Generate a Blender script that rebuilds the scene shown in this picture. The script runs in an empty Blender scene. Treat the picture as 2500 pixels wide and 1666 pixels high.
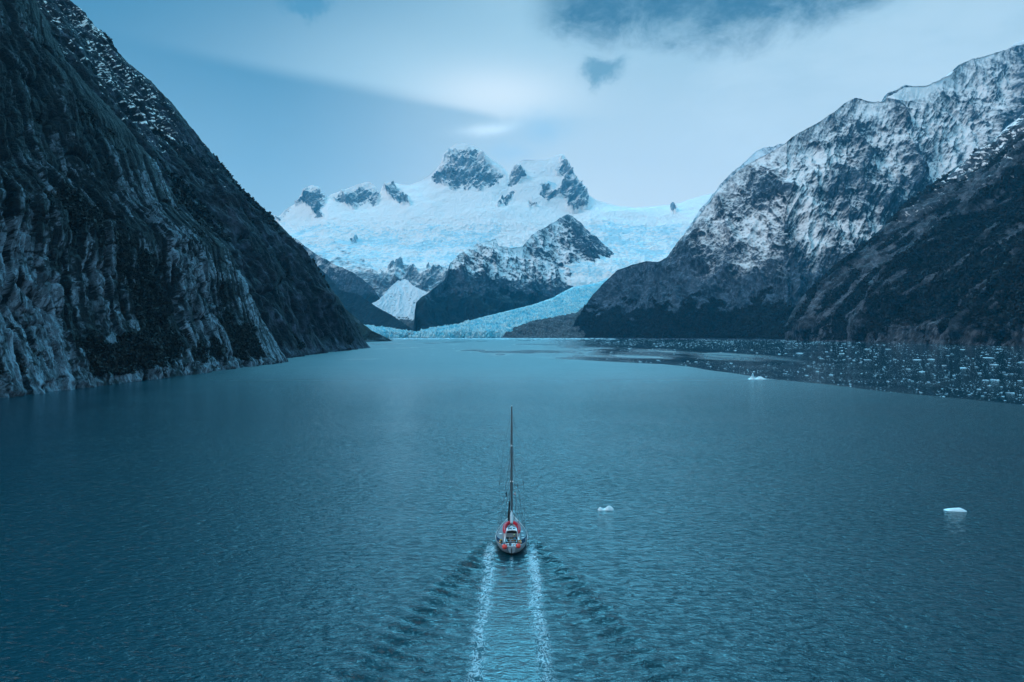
import bpy, bmesh, math, random
import numpy as np
from mathutils import Vector, Matrix
random.seed(7)
rng = np.random.default_rng(11)
SC = bpy.context.scene
COL = SC.collection
R = math.radians

# ------------------------------------------------------------------ camera
CAM_H, FPX, CX, CY, HORIZ = 31.0, 1667.0, 1250.0, 833.0, 812.0
PITCH = math.atan((CY - HORIZ) / FPX)
cd = bpy.data.cameras.new('camera')
cam = bpy.data.objects.new('camera', cd); COL.objects.link(cam)
cd.sensor_width = 36.0; cd.lens = 36.0 * FPX / 2500.0
cd.clip_start = 0.5; cd.clip_end = 60000
cam.location = (0, 0, CAM_H); cam.rotation_euler = (R(90) - PITCH, 0, 0)
SC.camera = cam

# ------------------------------------------------------------------ render and exposure
SC.view_settings.view_transform = 'Standard'
SC.view_settings.look = 'None'
SC.view_settings.exposure = 0.0
SC.view_settings.gamma = 1.0
SC.cycles.max_bounces = 5
SC.cycles.diffuse_bounces = 3
SC.cycles.glossy_bounces = 3
SC.cycles.transmission_bounces = 2
SC.cycles.volume_bounces = 1
SC.cycles.caustics_reflective = False
SC.cycles.caustics_refractive = False
SC.cycles.use_denoising = True

# ------------------------------------------------------------------ node helper
class NT:
    def __init__(self, nt):
        self.nt = nt
        nt.nodes.clear()
    def n(self, typ, ins=None, **kw):
        nd = self.nt.nodes.new(typ)
        for k, v in kw.items(): setattr(nd, k, v)
        for k, v in (ins or {}).items():
            self.set(nd, k, v)
        return nd
    def set(self, nd, k, v):
        s = nd.inputs[k]
        if isinstance(v, bpy.types.NodeSocket): self.nt.links.new(v, s)
        elif isinstance(v, bpy.types.Node): self.nt.links.new(v.outputs[0], s)
        else: s.default_value = v
    def m(self, op, a, b=0.0, c=0.0, clamp=False):
        nd = self.n('ShaderNodeMath', {0: a, 1: b, 2: c}, operation=op, use_clamp=clamp)
        return nd.outputs[0]
    def ss(self, x, lo, hi, t0=0.0, t1=1.0):
        nd = self.n('ShaderNodeMapRange', {0: x, 1: lo, 2: hi, 3: t0, 4: t1}, interpolation_type='SMOOTHSTEP')
        return nd.outputs[0]
    def mix(self, f, a, b, blend='MIX'):
        nd = self.n('ShaderNodeMix', data_type='RGBA', blend_type=blend)
        self.set(nd, 0, f); self.set(nd, 6, a); self.set(nd, 7, b)
        return nd.outputs[2]
    def noise(self, vec, scale, detail=4.0, rough=0.55, dist=0.0):
        nd = self.n('ShaderNodeTexNoise', {'Vector': vec, 'Scale': scale, 'Detail': detail, 'Roughness': rough, 'Distortion': dist})
        return nd.outputs[0]
    def attr(self, name):
        return self.n('ShaderNodeAttribute', attribute_name=name).outputs[2]
    def scalev(self, vec, s, rot=(0, 0, 0)):
        return self.n('ShaderNodeMapping', {'Vector': vec, 'Scale': s, 'Rotation': rot}).outputs[0]

def C4(c): return (c[0], c[1], c[2], 1.0)

# ------------------------------------------------------------------ world: overcast dusk sky
SUN_EL, SUN_AZ = R(42), R(-108)          # veiled sun to the left, behind the shaded left wall
W = bpy.data.worlds.new('World'); SC.world = W; W.use_nodes = True
w = NT(W.node_tree)
sky = w.n('ShaderNodeTexSky', sky_type='NISHITA', sun_disc=False, sun_elevation=SUN_EL, sun_rotation=SUN_AZ,
          altitude=200.0, air_density=1.2, dust_density=0.6, ozone_density=4.0)
tc = w.n('ShaderNodeTexCoord')
dirv = tc.outputs['Generated']
sx = w.n('ShaderNodeSeparateXYZ', {0: dirv})
wn1 = w.noise(dirv, 5.0, 5, 0.6)
wn2 = w.noise(w.scalev(dirv, (1.0, 1.0, 3.0)), 3.0, 6, 0.6, 0.4)
wn3 = w.noise(dirv, 16.0, 6, 0.65)
wn4 = w.noise(w.scalev(dirv, (1, 1, 1.6), (0.6, 0.3, 1.1)), 13.0, 7, 0.68, 0.3)
DEG = 57.29578
el0 = w.m('MULTIPLY', w.m('ARCSINE', sx.outputs[2]), DEG)
az0 = w.m('MULTIPLY', w.m('ARCTAN2', sx.outputs[0], sx.outputs[1]), DEG)
def jit(base, n, amp): return w.m('ADD', base, w.m('MULTIPLY', w.m('SUBTRACT', n, 0.5), amp))
el = jit(el0, wn1, 2.0)
def gauss(az, el, ca, ce, sa, se):
    a = w.m('DIVIDE', w.m('SUBTRACT', az, ca), sa); e = w.m('DIVIDE', w.m('SUBTRACT', el, ce), se)
    q = w.m('ADD', w.m('MULTIPLY', a, a), w.m('MULTIPLY', e, e))
    return w.m('EXPONENT', w.m('MULTIPLY', q, -1.0))
SKY_LOW_L = (0.38, 0.66, 0.85); SKY_HIGH_L = (0.080, 0.28, 0.46)
SKY_LOW_R = (0.72, 0.89, 1.0); SKY_HIGH_R = (0.37, 0.63, 0.79)
left = w.mix(w.ss(el, 4.0, 25.0), C4(SKY_LOW_L), C4(SKY_HIGH_L))
right = w.mix(w.ss(el, 8.0, 27.0), C4(SKY_LOW_R), C4(SKY_HIGH_R))
base = w.mix(w.ss(az0, -22.0, 6.0), left, right)
# pale cloud layer above the curved edge that runs down to the gap over the peaks
edge = w.m('ADD', 17.2, w.m('MULTIPLY', w.m('POWER', w.m('ABSOLUTE', w.m('MINIMUM', w.m('ADD', az0, 1.0), 0.0)), 0.62), 0.36))
above = w.ss(w.m('SUBTRACT', jit(el0, wn1, 0.35), edge), -0.25, 1.1)
ab_az = w.m('MULTIPLY', w.ss(az0, -34.0, -5.0), w.ss(az0, 9.0, -1.0))
f_ab = w.m('MULTIPLY', w.m('MULTIPLY', above, ab_az), w.ss(el0, 29.0, 19.0))
base = w.mix(w.m('MULTIPLY', f_ab, 0.85), base, C4((0.50, 0.77, 0.92)))
# brighter gap and streaks
elr = w.m('SUBTRACT', el0, w.m('MULTIPLY', az0, 0.12))
base = w.mix(w.m('MULTIPLY', w.m('MULTIPLY', gauss(az0, el0, -1.2, 19.0, 6.5, 2.2), w.ss(w.m('SUBTRACT', el0, edge), -0.4, 0.5)), 0.8), base, C4((0.92, 1.05, 1.12)))
base = w.mix(w.m('MULTIPLY', gauss(jit(az0, wn4, 3.0), jit(elr, wn3, 0.9), -1.7, 16.75, 2.3, 0.45), 0.75), base, C4((0.90, 1.14, 1.26)))
# soft streaks
st = w.ss(w.m('ADD', w.m('MULTIPLY', wn2, 0.75), w.m('MULTIPLY', wn4, 0.25)), 0.42, 0.66)
base = w.mix(w.m('MULTIPLY', w.m('MULTIPLY', st, w.ss(az0, -14, 6)), 0.30), base, C4((0.76, 0.96, 1.08)))
# faint grey puffs near the peaks
azj = jit(az0, wn3, 4.0); elj = jit(el0, wn4, 2.6)
base = w.mix(w.m('MULTIPLY', gauss(azj, elj, 2.6, 16.7, 2.3, 1.1), 0.55), base, C4((0.36, 0.68, 0.94)))
base = w.mix(w.m('MULTIPLY', gauss(azj, elj, -0.4, 14.7, 1.9, 0.8), 0.45), base, C4((0.40, 0.72, 0.98)))
# small dark cloud
azk = jit(az0, wn3, 4.6); elk = jit(el0, wn4, 4.6)
base = w.mix(w.ss(gauss(azk, elk, 7.4, 20.7, 1.75, 1.2), 0.12, 0.95, 0, 0.82), base, C4((0.13, 0.335, 0.48)))
# dark cloud bank at the upper right
lo = w.m('SUBTRACT', 23.9, w.m('MULTIPLY', gauss(az0, 0.0, 19.0, 0.0, 13.0, 1.0), 2.6))
bank = w.ss(w.m('SUBTRACT', jit(jit(el0, wn4, 4.6), wn1, 3.0), lo), -0.7, 2.6)
bank = w.m('MULTIPLY', bank, w.m('MULTIPLY', w.ss(az0, 0.5, 5.0), w.ss(el0, 42, 32)))
bank = w.m('MULTIPLY', bank, w.ss(az0, 44.0, 24.0, 0.45, 1.0))
bank = w.m('MULTIPLY', bank, w.ss(wn4, 0.25, 0.62, 0.62, 1.0))
base = w.mix(w.m('MULTIPLY', bank, 0.94), base, C4((0.035, 0.165, 0.285)))
# little dark wisps at the top edge
base = w.mix(w.ss(gauss(azk, elk, -16.6, 24.6, 2.2, 1.0), 0.25, 0.9, 0, 0.6), base, C4((0.05, 0.27, 0.47)))
# above the frame: a bright overcast ceiling, the zenith brightest
ZEN = (0.28, 0.82, 1.16)
leftdim = w.ss(w.m('ADD', sx.outputs[0], w.m('MULTIPLY', sx.outputs[2], 0.75)), -0.25, 0.75, 0.12, 1.0)
base = w.mix(w.m('MULTIPLY', w.ss(el0, 26.0, 46.0), leftdim), base, C4(ZEN))
# an invented bright sky patch above the frame, added to brighten the water ahead
base = w.mix(w.m('MULTIPLY', w.m('MULTIPLY', gauss(az0, w.m('MAXIMUM', el0, 29.0), 4.5, 29.0, 19.0, 23.0), w.ss(el0, 26.8, 31.0)), 0.97), base, C4((3.1, 14.2, 21.0)))
# below the horizon: dull
base = w.mix(w.ss(el0, -1.0, -8.0), base, C4((0.02, 0.07, 0.09)))
WS = 0.1
cl10 = w.mix(1.0, base, C4((1 / WS, 1 / WS, 1 / WS)), 'MULTIPLY')
cl10.node.clamp_result = False
fin = w.mix(0.94, sky.outputs[0], cl10)
bg = w.n('ShaderNodeBackground', {'Color': fin, 'Strength': WS})
wo = w.n('ShaderNodeOutputWorld', {'Surface': bg})

sl = bpy.data.lights.new('sun', 'SUN'); sun = bpy.data.objects.new('sun', sl); COL.objects.link(sun)
sl.energy = 1.5; sl.angle = R(24); sl.color = (1.0, 0.93, 0.92)
sun.rotation_euler = (R(90) - SUN_EL, 0, math.pi - SUN_AZ)
sun.location = (0, 0, 500)

# ------------------------------------------------------------------ numpy noise
_p = rng.permutation(256).astype(np.int32); PERM = np.concatenate([_p, _p, _p])
_a = rng.random(256) * 2 * np.pi
G2 = np.stack([np.cos(_a), np.sin(_a)], 1).astype(np.float32)
_g = rng.normal(size=(256, 3)); G3 = (_g / np.linalg.norm(_g, axis=1, keepdims=True)).astype(np.float32)
def _fade(t): return t * t * t * (t * (t * 6 - 15) + 10)
def p2(x, y):
    x = np.asarray(x, np.float32); y = np.asarray(y, np.float32)
    xi = np.floor(x); yi = np.floor(y); xf = x - xi; yf = y - yi
    xi = xi.astype(np.int32) & 255; yi = yi.astype(np.int32) & 255
    u = _fade(xf); v = _fade(yf)
    def g(dx, dy):
        h = PERM[PERM[xi + dx] + yi + dy]; gg = G2[h]
        return gg[..., 0] * (xf - dx) + gg[..., 1] * (yf - dy)
    a = g(0, 0); b = g(1, 0); c = g(0, 1); d = g(1, 1)
    ab = a + u * (b - a); cd_ = c + u * (d - c)
    return (ab + v * (cd_ - ab)) * 1.4
def p3(x, y, z):
    x = np.asarray(x, np.float32); y = np.asarray(y, np.float32); z = np.asarray(z, np.float32)
    xi = np.floor(x); yi = np.floor(y); zi = np.floor(z); xf = x - xi; yf = y - yi; zf = z - zi
    xi = xi.astype(np.int32) & 255; yi = yi.astype(np.int32) & 255; zi = zi.astype(np.int32) & 255
    u = _fade(xf); v = _fade(yf); t = _fade(zf)
    def g(dx, dy, dz):
        gg = G3[PERM[PERM[PERM[xi + dx] + yi + dy] + zi + dz]]
        return gg[..., 0] * (xf - dx) + gg[..., 1] * (yf - dy) + gg[..., 2] * (zf - dz)
    def lay(dz):
        a = g(0, 0, dz); b = g(1, 0, dz); c = g(0, 1, dz); d = g(1, 1, dz)
        ab = a + u * (b - a); cd_ = c + u * (d - c)
        return ab + v * (cd_ - ab)
    l0 = lay(0); l1 = lay(1)
    return (l0 + t * (l1 - l0)) * 1.5
def fbm2(x, y, o=4, g=0.5, l=2.03):
    s = 0; a = 1.0; n = 0
    for i in range(o):
        s = s + a * p2(x + 17.3 * i, y - 9.1 * i); n += a; a *= g; x = x * l; y = y * l
    return s / n
def fbm3(x, y, z, o=4, g=0.5, l=2.03):
    s = 0; a = 1.0; n = 0
    for i in range(o):
        s = s + a * p3(x + 7.7 * i, y - 3.1 * i, z + 5.3 * i); n += a; a *= g; x = x * l; y = y * l; z = z * l
    return s / n
def rid2(x, y, o=3, g=0.5, l=2.03):
    s = 0; a = 1.0; n = 0; wgt = 1.0
    for i in range(o):
        r = 1 - np.abs(p2(x + 31.7 * i, y + 11.9 * i)) * 1.6
        r = r * np.abs(r)
        s = s + a * r * wgt; n += a; wgt = np.clip(r * 1.4, 0.2, 1); a *= g; x = x * l; y = y * l
    return s / n
def _h2(a, b): return PERM[PERM[a & 255] + (b & 255)].astype(np.float32) / 255.0
def slabs(U, S, lam, L, q):
    u = (U + lam * 0.35 * fbm2(U / (lam * 5) + q, S / (lam * 9), 2) + lam * 0.16 * fbm2(U / lam, S / (lam * 1.6) + q, 2)) / lam
    c = np.floor(u).astype(np.int32)
    v = S / L + 5.0 * _h2(c, np.full_like(c, int(q * 7) + 3)) + 0.35 * p2(U / (lam * 1.3), S / (L * 0.4) + q)
    r = np.floor(v).astype(np.int32)
    fu = u - c; fv = v - r
    edge = np.minimum(np.minimum(fu, 1 - fu) * 2, np.minimum(fv, 1 - fv) * L / lam * 0.7)
    return _h2(c + 31, r + int(q * 3)), _h2(c + 7, r + 90 + int(q * 5)), np.clip(edge, 0, 1)
def sst(x, a, b):
    t = np.clip((x - a) / (b - a), 0, 1); return t * t * (3 - 2 * t)

# ------------------------------------------------------------------ projection of the photograph's rays into the valley
SP, CP = math.sin(PITCH), math.cos(PITCH)
def ray(px, py, Y):
    a = (np.asarray(px, float) - CX) / FPX; b = (CY - np.asarray(py, float)) / FPX
    dy = CP + b * SP; dz = -SP + b * CP
    t = Y / dy
    return np.stack([a * t, Y + 0 * t, CAM_H + dz * t], -1)
def proj(P):
    x, y, z = P[..., 0], P[..., 1], P[..., 2] - CAM_H
    d = y * CP - z * SP; u = y * SP + z * CP
    d = np.maximum(d, 1e-3)
    return CX + FPX * x / d, CY - FPX * u / d
def dwater(py): return CAM_H * FPX / (np.asarray(py, float) - HORIZ)
def inpoly(px, py, poly):
    poly = np.asarray(poly, float); inside = np.zeros(px.shape, bool)
    n = len(poly)
    for i in range(n):
        x1, y1 = poly[i]; x2, y2 = poly[(i + 1) % n]
        if y1 == y2: continue
        c = ((y1 > py) != (y2 > py)) & (px < (x2 - x1) * (py - y1) / (y2 - y1) + x1)
        inside ^= c
    return inside

# ------------------------------------------------------------------ mesh helpers
def link(name, me, mat=None, parent=None):
    o = bpy.data.objects.new(name, me); COL.objects.link(o)
    if mat: me.materials.append(mat)
    if parent: o.parent = parent
    return o
def tag(o, label=None, cat=None, group=None, kind=None):
    if label: o['label'] = label
    if cat: o['category'] = cat
    if group: o['group'] = group
    if kind: o['kind'] = kind
    return o
def grid_mesh(name, P, attrs=None, wrap=False, flip=False):
    nr, nc = P.shape[:2]
    me = bpy.data.meshes.new(name)
    idx = np.arange(nr * nc, dtype=np.int32).reshape(nr, nc)
    a = idx[:-1, :-1]; b = idx[:-1, 1:]; c = idx[1:, 1:]; d = idx[1:, :-1]
    f = np.stack([a, d, c, b] if flip else [a, b, c, d], -1).reshape(-1, 4)
    return raw_mesh(me, P.reshape(-1, 3), f, attrs)
def raw_mesh(me, V, F, attrs=None, smooth=True):
    V = np.ascontiguousarray(V, np.float32); F = np.ascontiguousarray(F, np.int32)
    k = F.shape[1]
    me.vertices.add(len(V)); me.vertices.foreach_set('co', V.ravel())
    me.loops.add(F.size); me.loops.foreach_set('vertex_index', F.ravel())
    me.polygons.add(len(F))
    me.polygons.foreach_set('loop_start', np.arange(0, F.size, k, dtype=np.int32))
    me.polygons.foreach_set('loop_total', np.full(len(F), k, np.int32))
    me.polygons.foreach_set('use_smooth', np.full(len(F), smooth, bool))
    me.update(calc_edges=True)
    for nme, arr in (attrs or {}).items():
        at = me.attributes.new(nme, 'FLOAT', 'POINT')
        at.data.foreach_set('value', np.ascontiguousarray(arr, np.float32).ravel())
    return me
def gnormal(P):
    du = np.gradient(P, axis=1); dv = np.gradient(P, axis=0)
    n = np.cross(du, dv)
    return n / np.maximum(np.linalg.norm(n, axis=-1, keepdims=True), 1e-9)

# ------------------------------------------------------------------ terrain material
def terrain_mat(name, s, rock_d, rock_l, veg=(0.012, 0.022, 0.018), veg2=(0.035, 0.032, 0.022), snow=(0.93, 0.90, 0.89),
                stretch=(1, 1, 0.35), rot=(0, 0, 0), snow_k=0.9, veg_k=0.9, bump=1.0, ice=None, snow_w=0.10, tone=0.0):
    """s: size in metres of the finest grain the picture shows at this distance"""
    m = bpy.data.materials.new(name); m.use_nodes = True
    t = NT(m.node_tree)
    geo = t.n('ShaderNodeNewGeometry'); P = geo.outputs['Position']
    Ps = t.n('ShaderNodeCombineXYZ', {0: t.attr('cu'), 1: t.m('MULTIPLY', t.attr('cv'), stretch[2]), 2: 0.0}).outputs[0]
    nb = t.noise(Ps, 1 / (14 * s), 7, 0.62, 0.3)
    nf = t.noise(P, 1 / (3.2 * s), 6, 0.68)
    nst = t.noise(Ps, 1 / (3.5 * s), 5, 0.7, 0.2)
    nw = t.noise(P, 1 / (40 * s), 4, 0.6)
    k = t.m('ADD', t.m('MULTIPLY', nb, 0.40), t.m('MULTIPLY', nst, 0.60))
    rock = t.mix(t.ss(k, 0.38, 0.62), C4(rock_d), C4(rock_l))
    # cracks
    cr = t.ss(t.m('ABSOLUTE', t.m('SUBTRACT', nst, 0.5)), 0.0, 0.035, 0.45, 1.0)
    rock = t.mix(1.0, rock, t.n('ShaderNodeCombineColor', {0: cr, 1: cr, 2: cr}).outputs[0], 'MULTIPLY')
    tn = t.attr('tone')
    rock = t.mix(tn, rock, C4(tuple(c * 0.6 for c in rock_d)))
    vcol = t.mix(t.ss(nw, 0.40, 0.66), C4(veg), C4(veg2))
    vf = t.m('ADD', t.attr('veg'), t.m('MULTIPLY', t.m('SUBTRACT', t.m('ADD', t.m('MULTIPLY', nf, 0.6), t.m('MULTIPLY', nb, 0.4)), 0.5), veg_k))
    col = t.mix(t.ss(vf, 0.44, 0.56), rock, vcol)
    sn = t.m('ADD', t.attr('snow'), t.m('MULTIPLY', t.m('SUBTRACT', t.m('ADD', t.m('MULTIPLY', nf, 0.5), t.m('MULTIPLY', nst, 0.5)), 0.5), snow_k))
    sf = t.ss(sn, 0.5 - snow_w, 0.5 + snow_w)
    scol = C4(snow)
    if ice is not None:
        ia = t.m('ADD', t.attr('ice'), t.m('MULTIPLY', t.m('SUBTRACT', t.m('ADD', t.m('MULTIPLY', nf, 0.6), t.m('MULTIPLY', nb, 0.4)), 0.5), 1.1))
        scol = t.mix(t.ss(ia, 0.36, 0.72), scol, C4(ice))
    col = t.mix(sf, col, scol)
    h = t.m('ADD', t.m('MULTIPLY', nf, 0.5), t.m('ADD', t.m('MULTIPLY', nst, 0.6), t.m('MULTIPLY', nb, 1.6)))
    bstr = t.m('SUBTRACT', 1.0, t.m('MULTIPLY', sf, 0.55))
    bp = t.n('ShaderNodeBump', {'Height': h, 'Strength': bstr, 'Distance': 4.5 * s * bump})
    b = t.n('ShaderNodeBsdfPrincipled', {'Base Color': col, 'Roughness': 0.85, 'Normal': bp})
    b.inputs['Specular IOR Level'].default_value = 0.25
    t.n('ShaderNodeOutputMaterial', {'Surface': b})
    return m

# ------------------------------------------------------------------ a mountain from its foot line and crest line
def mountain(name, base, crest, theta, nu, nv, amps, mat, label, seed=0.0, prof=1.15, lean=0.0, zfoot=-10,
             snowf=None, vegf=None, icef=None, tonef=None, crest_keep=0.3, strx=1.0, iso=0.25, backtan=1.2, env_foot=0.06):
    base = np.array(base, float); crest = np.array(crest, float)
    px = np.linspace(crest[0, 0], crest[-1, 0], nu)
    Db = np.interp(px, base[:, 0], base[:, 1]); py = np.interp(px, crest[:, 0], crest[:, 1])
    th = np.tan(np.radians(np.interp(px, crest[:, 0], crest[:, 2]) if crest.shape[1] > 2 else np.full(nu, theta)))
    k = (HORIZ - py) / FPX
    Dc = (Db + CAM_H / th) / np.maximum(1 - k / th, 0.2)
    Cr = ray(px, py, Dc)
    Bs = np.stack([(px - CX) / FPX * Db, Db, np.full(nu, float(zfoot))], -1)
    f = np.linspace(0, 1, nv)[:, None]
    g = f ** prof
    P = np.empty((nv, nu, 3))
    P[..., 0] = Bs[:, 0] + (Cr[:, 0] - Bs[:, 0]) * f
    P[..., 1] = Bs[:, 1] + (Cr[:, 1] - Bs[:, 1]) * f
    P[..., 2] = Bs[:, 2] + (Cr[:, 2] - Bs[:, 2]) * g
    nb = max(nv // 6, 10)
    h = np.linspace(0, 1, nb + 1)[1:, None]
    Bk = np.empty((nb, nu, 3))
    drop = (Cr[:, 2] - zfoot)
    Bk[..., 0] = Cr[:, 0] * (1 + 0 * h); Bk[..., 1] = Cr[:, 1] + drop / backtan * h ** 0.8; Bk[..., 2] = Cr[:, 2] - drop * h ** 1.2
    P = np.concatenate([P, Bk], 0)
    F = np.concatenate([f[:, 0], 1 + h[:, 0]])[:, None] + np.zeros((1, nu))
    N = gnormal(P)
    U = P[..., 0] * strx
    V = np.concatenate([np.zeros((1, nu)), np.cumsum(np.linalg.norm(np.diff(P, axis=0), axis=-1), 0)], 0)
    U = U + lean * V
    env = sst(F, 0, env_foot) * (1 - (1 - crest_keep) * sst(F, 0.80, 1.0))
    d = np.zeros(P.shape[:2]); wx = 0.0
    for i, (lam, amp) in enumerate(amps):
        q = seed * 13.7 + i * 5.1
        warp = fbm2(U / (lam * 1.7) + q, V / (lam * 2.2) - q, 2) * 0.55
        r = rid2(U / lam + warp + q, V / (lam * 2.6) + warp * 0.8 + q, 2) - 0.45
        s3 = fbm3(P[..., 0] / (lam * 0.6), P[..., 1] / (lam * 0.6), P[..., 2] / (lam * 0.6) + q, 2)
        d = d + amp * (r * (1 - iso) + s3 * 1.5 * iso)
    Q = P + N * (d * env)[..., None] * np.array([1, 1, 1.0])
    N2 = gnormal(Q)
    if N2[nv // 2, nu // 2, 2] < 0: N2 = -N2
    ppx, ppy = proj(Q)
    ctx = dict(P=Q, N=N2, F=F, d=d / max(sum(a for _, a in amps), 1e-6), U=U, V=V, px=ppx, py=ppy, seed=seed)
    att = {}
    for nm, fn in (('snow', snowf), ('veg', vegf), ('ice', icef), ('tone', tonef)):
        att[nm] = fn(ctx) if fn else np.zeros(Q.shape[:2])
    att['cu'] = U; att['cv'] = V
    me = grid_mesh(name, Q, att)
    o = link(name, me, mat)
    tag(o, label, None, None, 'structure')
    return o, ctx
def blur(n): return n

# ------------------------------------------------------------------ left wall of the fjord: near buttress and the slope behind it
def wall_side(name, edge, Yedge, Y0, shore0, nu, nv, amps, mat, label, seed, snowf, vegf, tonef, ribs_tilt=0.6, side=-1, wrap=120.0, steps=True, keep=0.35, foot=1.0, Ypow=1.0, slab=()):
    """ramp lofted along the fjord; its cross-section is the traced far edge"""
    edge = np.array(edge, float)
    E = ray(edge[:, 0], edge[:, 1], np.full(len(edge), float(Yedge)))
    xs = E[:, 0]; zs = E[:, 2]
    zs[0] = 0.0
    ds = np.concatenate([[0], np.cumsum(np.hypot(np.diff(xs), np.diff(zs)))])
    s = np.linspace(-14, ds[-1], nv)
    X = np.interp(s, ds, xs); Z = np.interp(s, ds, zs)
    Z = np.where(s < 0, s, Z); X = np.where(s < 0, xs[0] - side * 0.35 * (-s), X)
    nwrap = 40
    Ya = Yedge - (Yedge - Y0) * (1 - np.linspace(0, 1, nu - nwrap)) ** Ypow
    tw = np.linspace(0, 1, nwrap + 1)[1:]
    Yr = np.concatenate([Ya, Yedge + wrap * np.sin(tw * np.pi / 2)])
    back = np.concatenate([np.zeros(nu - nwrap), wrap * 4.0 * (1 - np.cos(tw * np.pi / 2))])
    shx = np.interp(Yr, [p[0] for p in shore0], [p[1] for p in shore0])
    P = np.empty((nv, nu, 3))
    P[..., 0] = shx[None, :] + (X - xs[0])[:, None] + side * back[None, :]
    P[..., 1] = Yr[None, :] + 0 * s[:, None]
    P[..., 2] = Z[:, None] + 0 * Yr[None, :]
    N = gnormal(P)
    if (N[nv // 2, nu // 3, 0] * side) > 0: N = -N
    S = s[:, None] + 0 * Yr[None, :]
    U = P[..., 1] - ribs_tilt * P[..., 2] + 1.2 * side * 0 
    U = U + 0.0
    d = np.zeros(P.shape[:2])
    for i, (lu, lv, amp) in enumerate(amps):
        q = seed * 9.3 + i * 6.7
        warp = fbm2(U / (lu * 3.1) + q, S / (lu * 5.0) - q, 2) * 0.6
        r = rid2(U / lu + warp + q, S / lv + q * 0.5 + warp * 0.6, 2) - 0.42
        d = d + amp * r
    tl = 0.0
    for i, (lam, L, amp) in enumerate(slab):
        h1, h2_, ed_ = slabs(U, S, lam, L, seed * 3 + i * 2.3)
        d = d + amp * ((h1 - 0.5) + 0.35 * (sst(ed_, 0, 0.25) - 1)) ; tl = tl + (h2_ - 0.5) * (0.75 ** i) - 0.5 * (1 - sst(ed_, 0, 0.16)) * (0.8 ** i)
    d3 = fbm3(P[..., 0] / 30, P[..., 1] / 30, P[..., 2] / 18 + seed, 5, 0.6)
    d = d + 4.0 * d3 * foot
    if steps:
        # ledges: the face steps back in irregular benches
        q = (S + 40 * fbm2(U / 130, S / 200 + 3, 3)) / 95.0
        fr = q - np.floor(q)
        d = d + 2.0 * (0.5 - sst(fr, 0.0, 0.85) + sst(fr, 0.85, 1.0) * 1.0 - 0.5) 
    ed = (P[..., 1] - Yedge) / 60.0
    env = sst(S, -14, 6) * (0.55 + 0.45 * sst(S, 0, 60)) * (1 - (1 - keep) * np.exp(-ed ** 2))
    Q = P + N * (d * env)[..., None]
    # shore rocks: a low apron of boulders
    ap = np.exp(-((S - 2) / 7.0) ** 2) * (0.5 + fbm2(P[..., 1] / 14 + seed, S / 9, 3)) * 5.0
    Q[..., 0] -= side * ap
    N2 = gnormal(Q)
    if (N2[nv // 2, nu // 3, 0] * side) > 0: N2 = -N2
    ppx, ppy = proj(Q)
    ctx = dict(P=Q, N=N2, S=S, d=d, U=U, px=ppx, py=ppy, seed=seed, N0=N, tl=tl)
    att = dict(snow=snowf(ctx), veg=vegf(ctx), tone=tonef(ctx), ice=np.zeros(S.shape), cu=U, cv=S)
    me = grid_mesh(name, Q, att)
    o = link(name, me, mat); tag(o, label, None, None, 'structure')
    return o, ctx

def zoneA_snow(c):
    return np.full(c['S'].shape, -0.5)
def zoneA_veg(c):
    P = c['P']; n = fbm3(P[..., 0] / 70, P[..., 1] / 70, P[..., 2] / 55 + 2, 4, 0.6)
    n2 = fbm2(c['U'] / 36 + 9, c['S'] / 120, 3)
    v = 0.08 - 0.30 * np.exp(-((c['px'] - 90) / 130) ** 2) * sst(c['py'], 500, 600) + 0.85 * n + 0.30 * n2 - 0.022 * c['d'] - 0.22 * c['tl'] - 0.12 * sst(P[..., 2], 90, 260)
    v += 0.25 * np.exp(-((P[..., 2] - 18) / 16) ** 2)
    v = np.where(P[..., 2] < 6 + 5 * n2, -0.4, v)
    # the broad overgrown couloir that slants down the middle of the face
    px, py = c['px'], c['py']
    line = np.abs(px - np.interp(py, [420, 560, 700, 800, 930], [120, 235, 330, 360, 300]) ) / 75
    v += 0.30 * np.exp(-line ** 2) * sst(py, 400, 520)
    return v
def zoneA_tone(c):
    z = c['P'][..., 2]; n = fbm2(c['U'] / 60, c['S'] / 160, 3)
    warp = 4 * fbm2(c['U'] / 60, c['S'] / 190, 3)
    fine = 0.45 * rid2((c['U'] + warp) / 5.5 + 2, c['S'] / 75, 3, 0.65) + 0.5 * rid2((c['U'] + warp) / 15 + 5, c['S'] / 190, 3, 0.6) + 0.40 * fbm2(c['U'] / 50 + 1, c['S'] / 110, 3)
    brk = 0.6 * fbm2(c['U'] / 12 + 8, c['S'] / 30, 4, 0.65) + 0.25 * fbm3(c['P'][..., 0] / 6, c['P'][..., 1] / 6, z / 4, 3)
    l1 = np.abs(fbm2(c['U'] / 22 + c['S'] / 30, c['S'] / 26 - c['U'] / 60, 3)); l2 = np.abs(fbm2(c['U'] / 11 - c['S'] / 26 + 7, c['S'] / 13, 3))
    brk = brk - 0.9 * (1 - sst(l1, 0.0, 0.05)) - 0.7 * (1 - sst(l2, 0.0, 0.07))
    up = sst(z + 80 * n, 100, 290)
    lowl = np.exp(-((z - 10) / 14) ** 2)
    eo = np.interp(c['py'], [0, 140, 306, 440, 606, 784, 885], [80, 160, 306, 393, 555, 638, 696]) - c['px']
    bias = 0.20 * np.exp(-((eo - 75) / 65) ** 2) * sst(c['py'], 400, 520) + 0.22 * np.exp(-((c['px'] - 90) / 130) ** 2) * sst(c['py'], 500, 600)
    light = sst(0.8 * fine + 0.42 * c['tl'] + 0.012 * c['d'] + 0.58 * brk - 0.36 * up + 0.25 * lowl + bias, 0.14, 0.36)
    return np.clip(0.98 - light * (0.98 - 0.50 * up), 0, 0.98)
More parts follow.
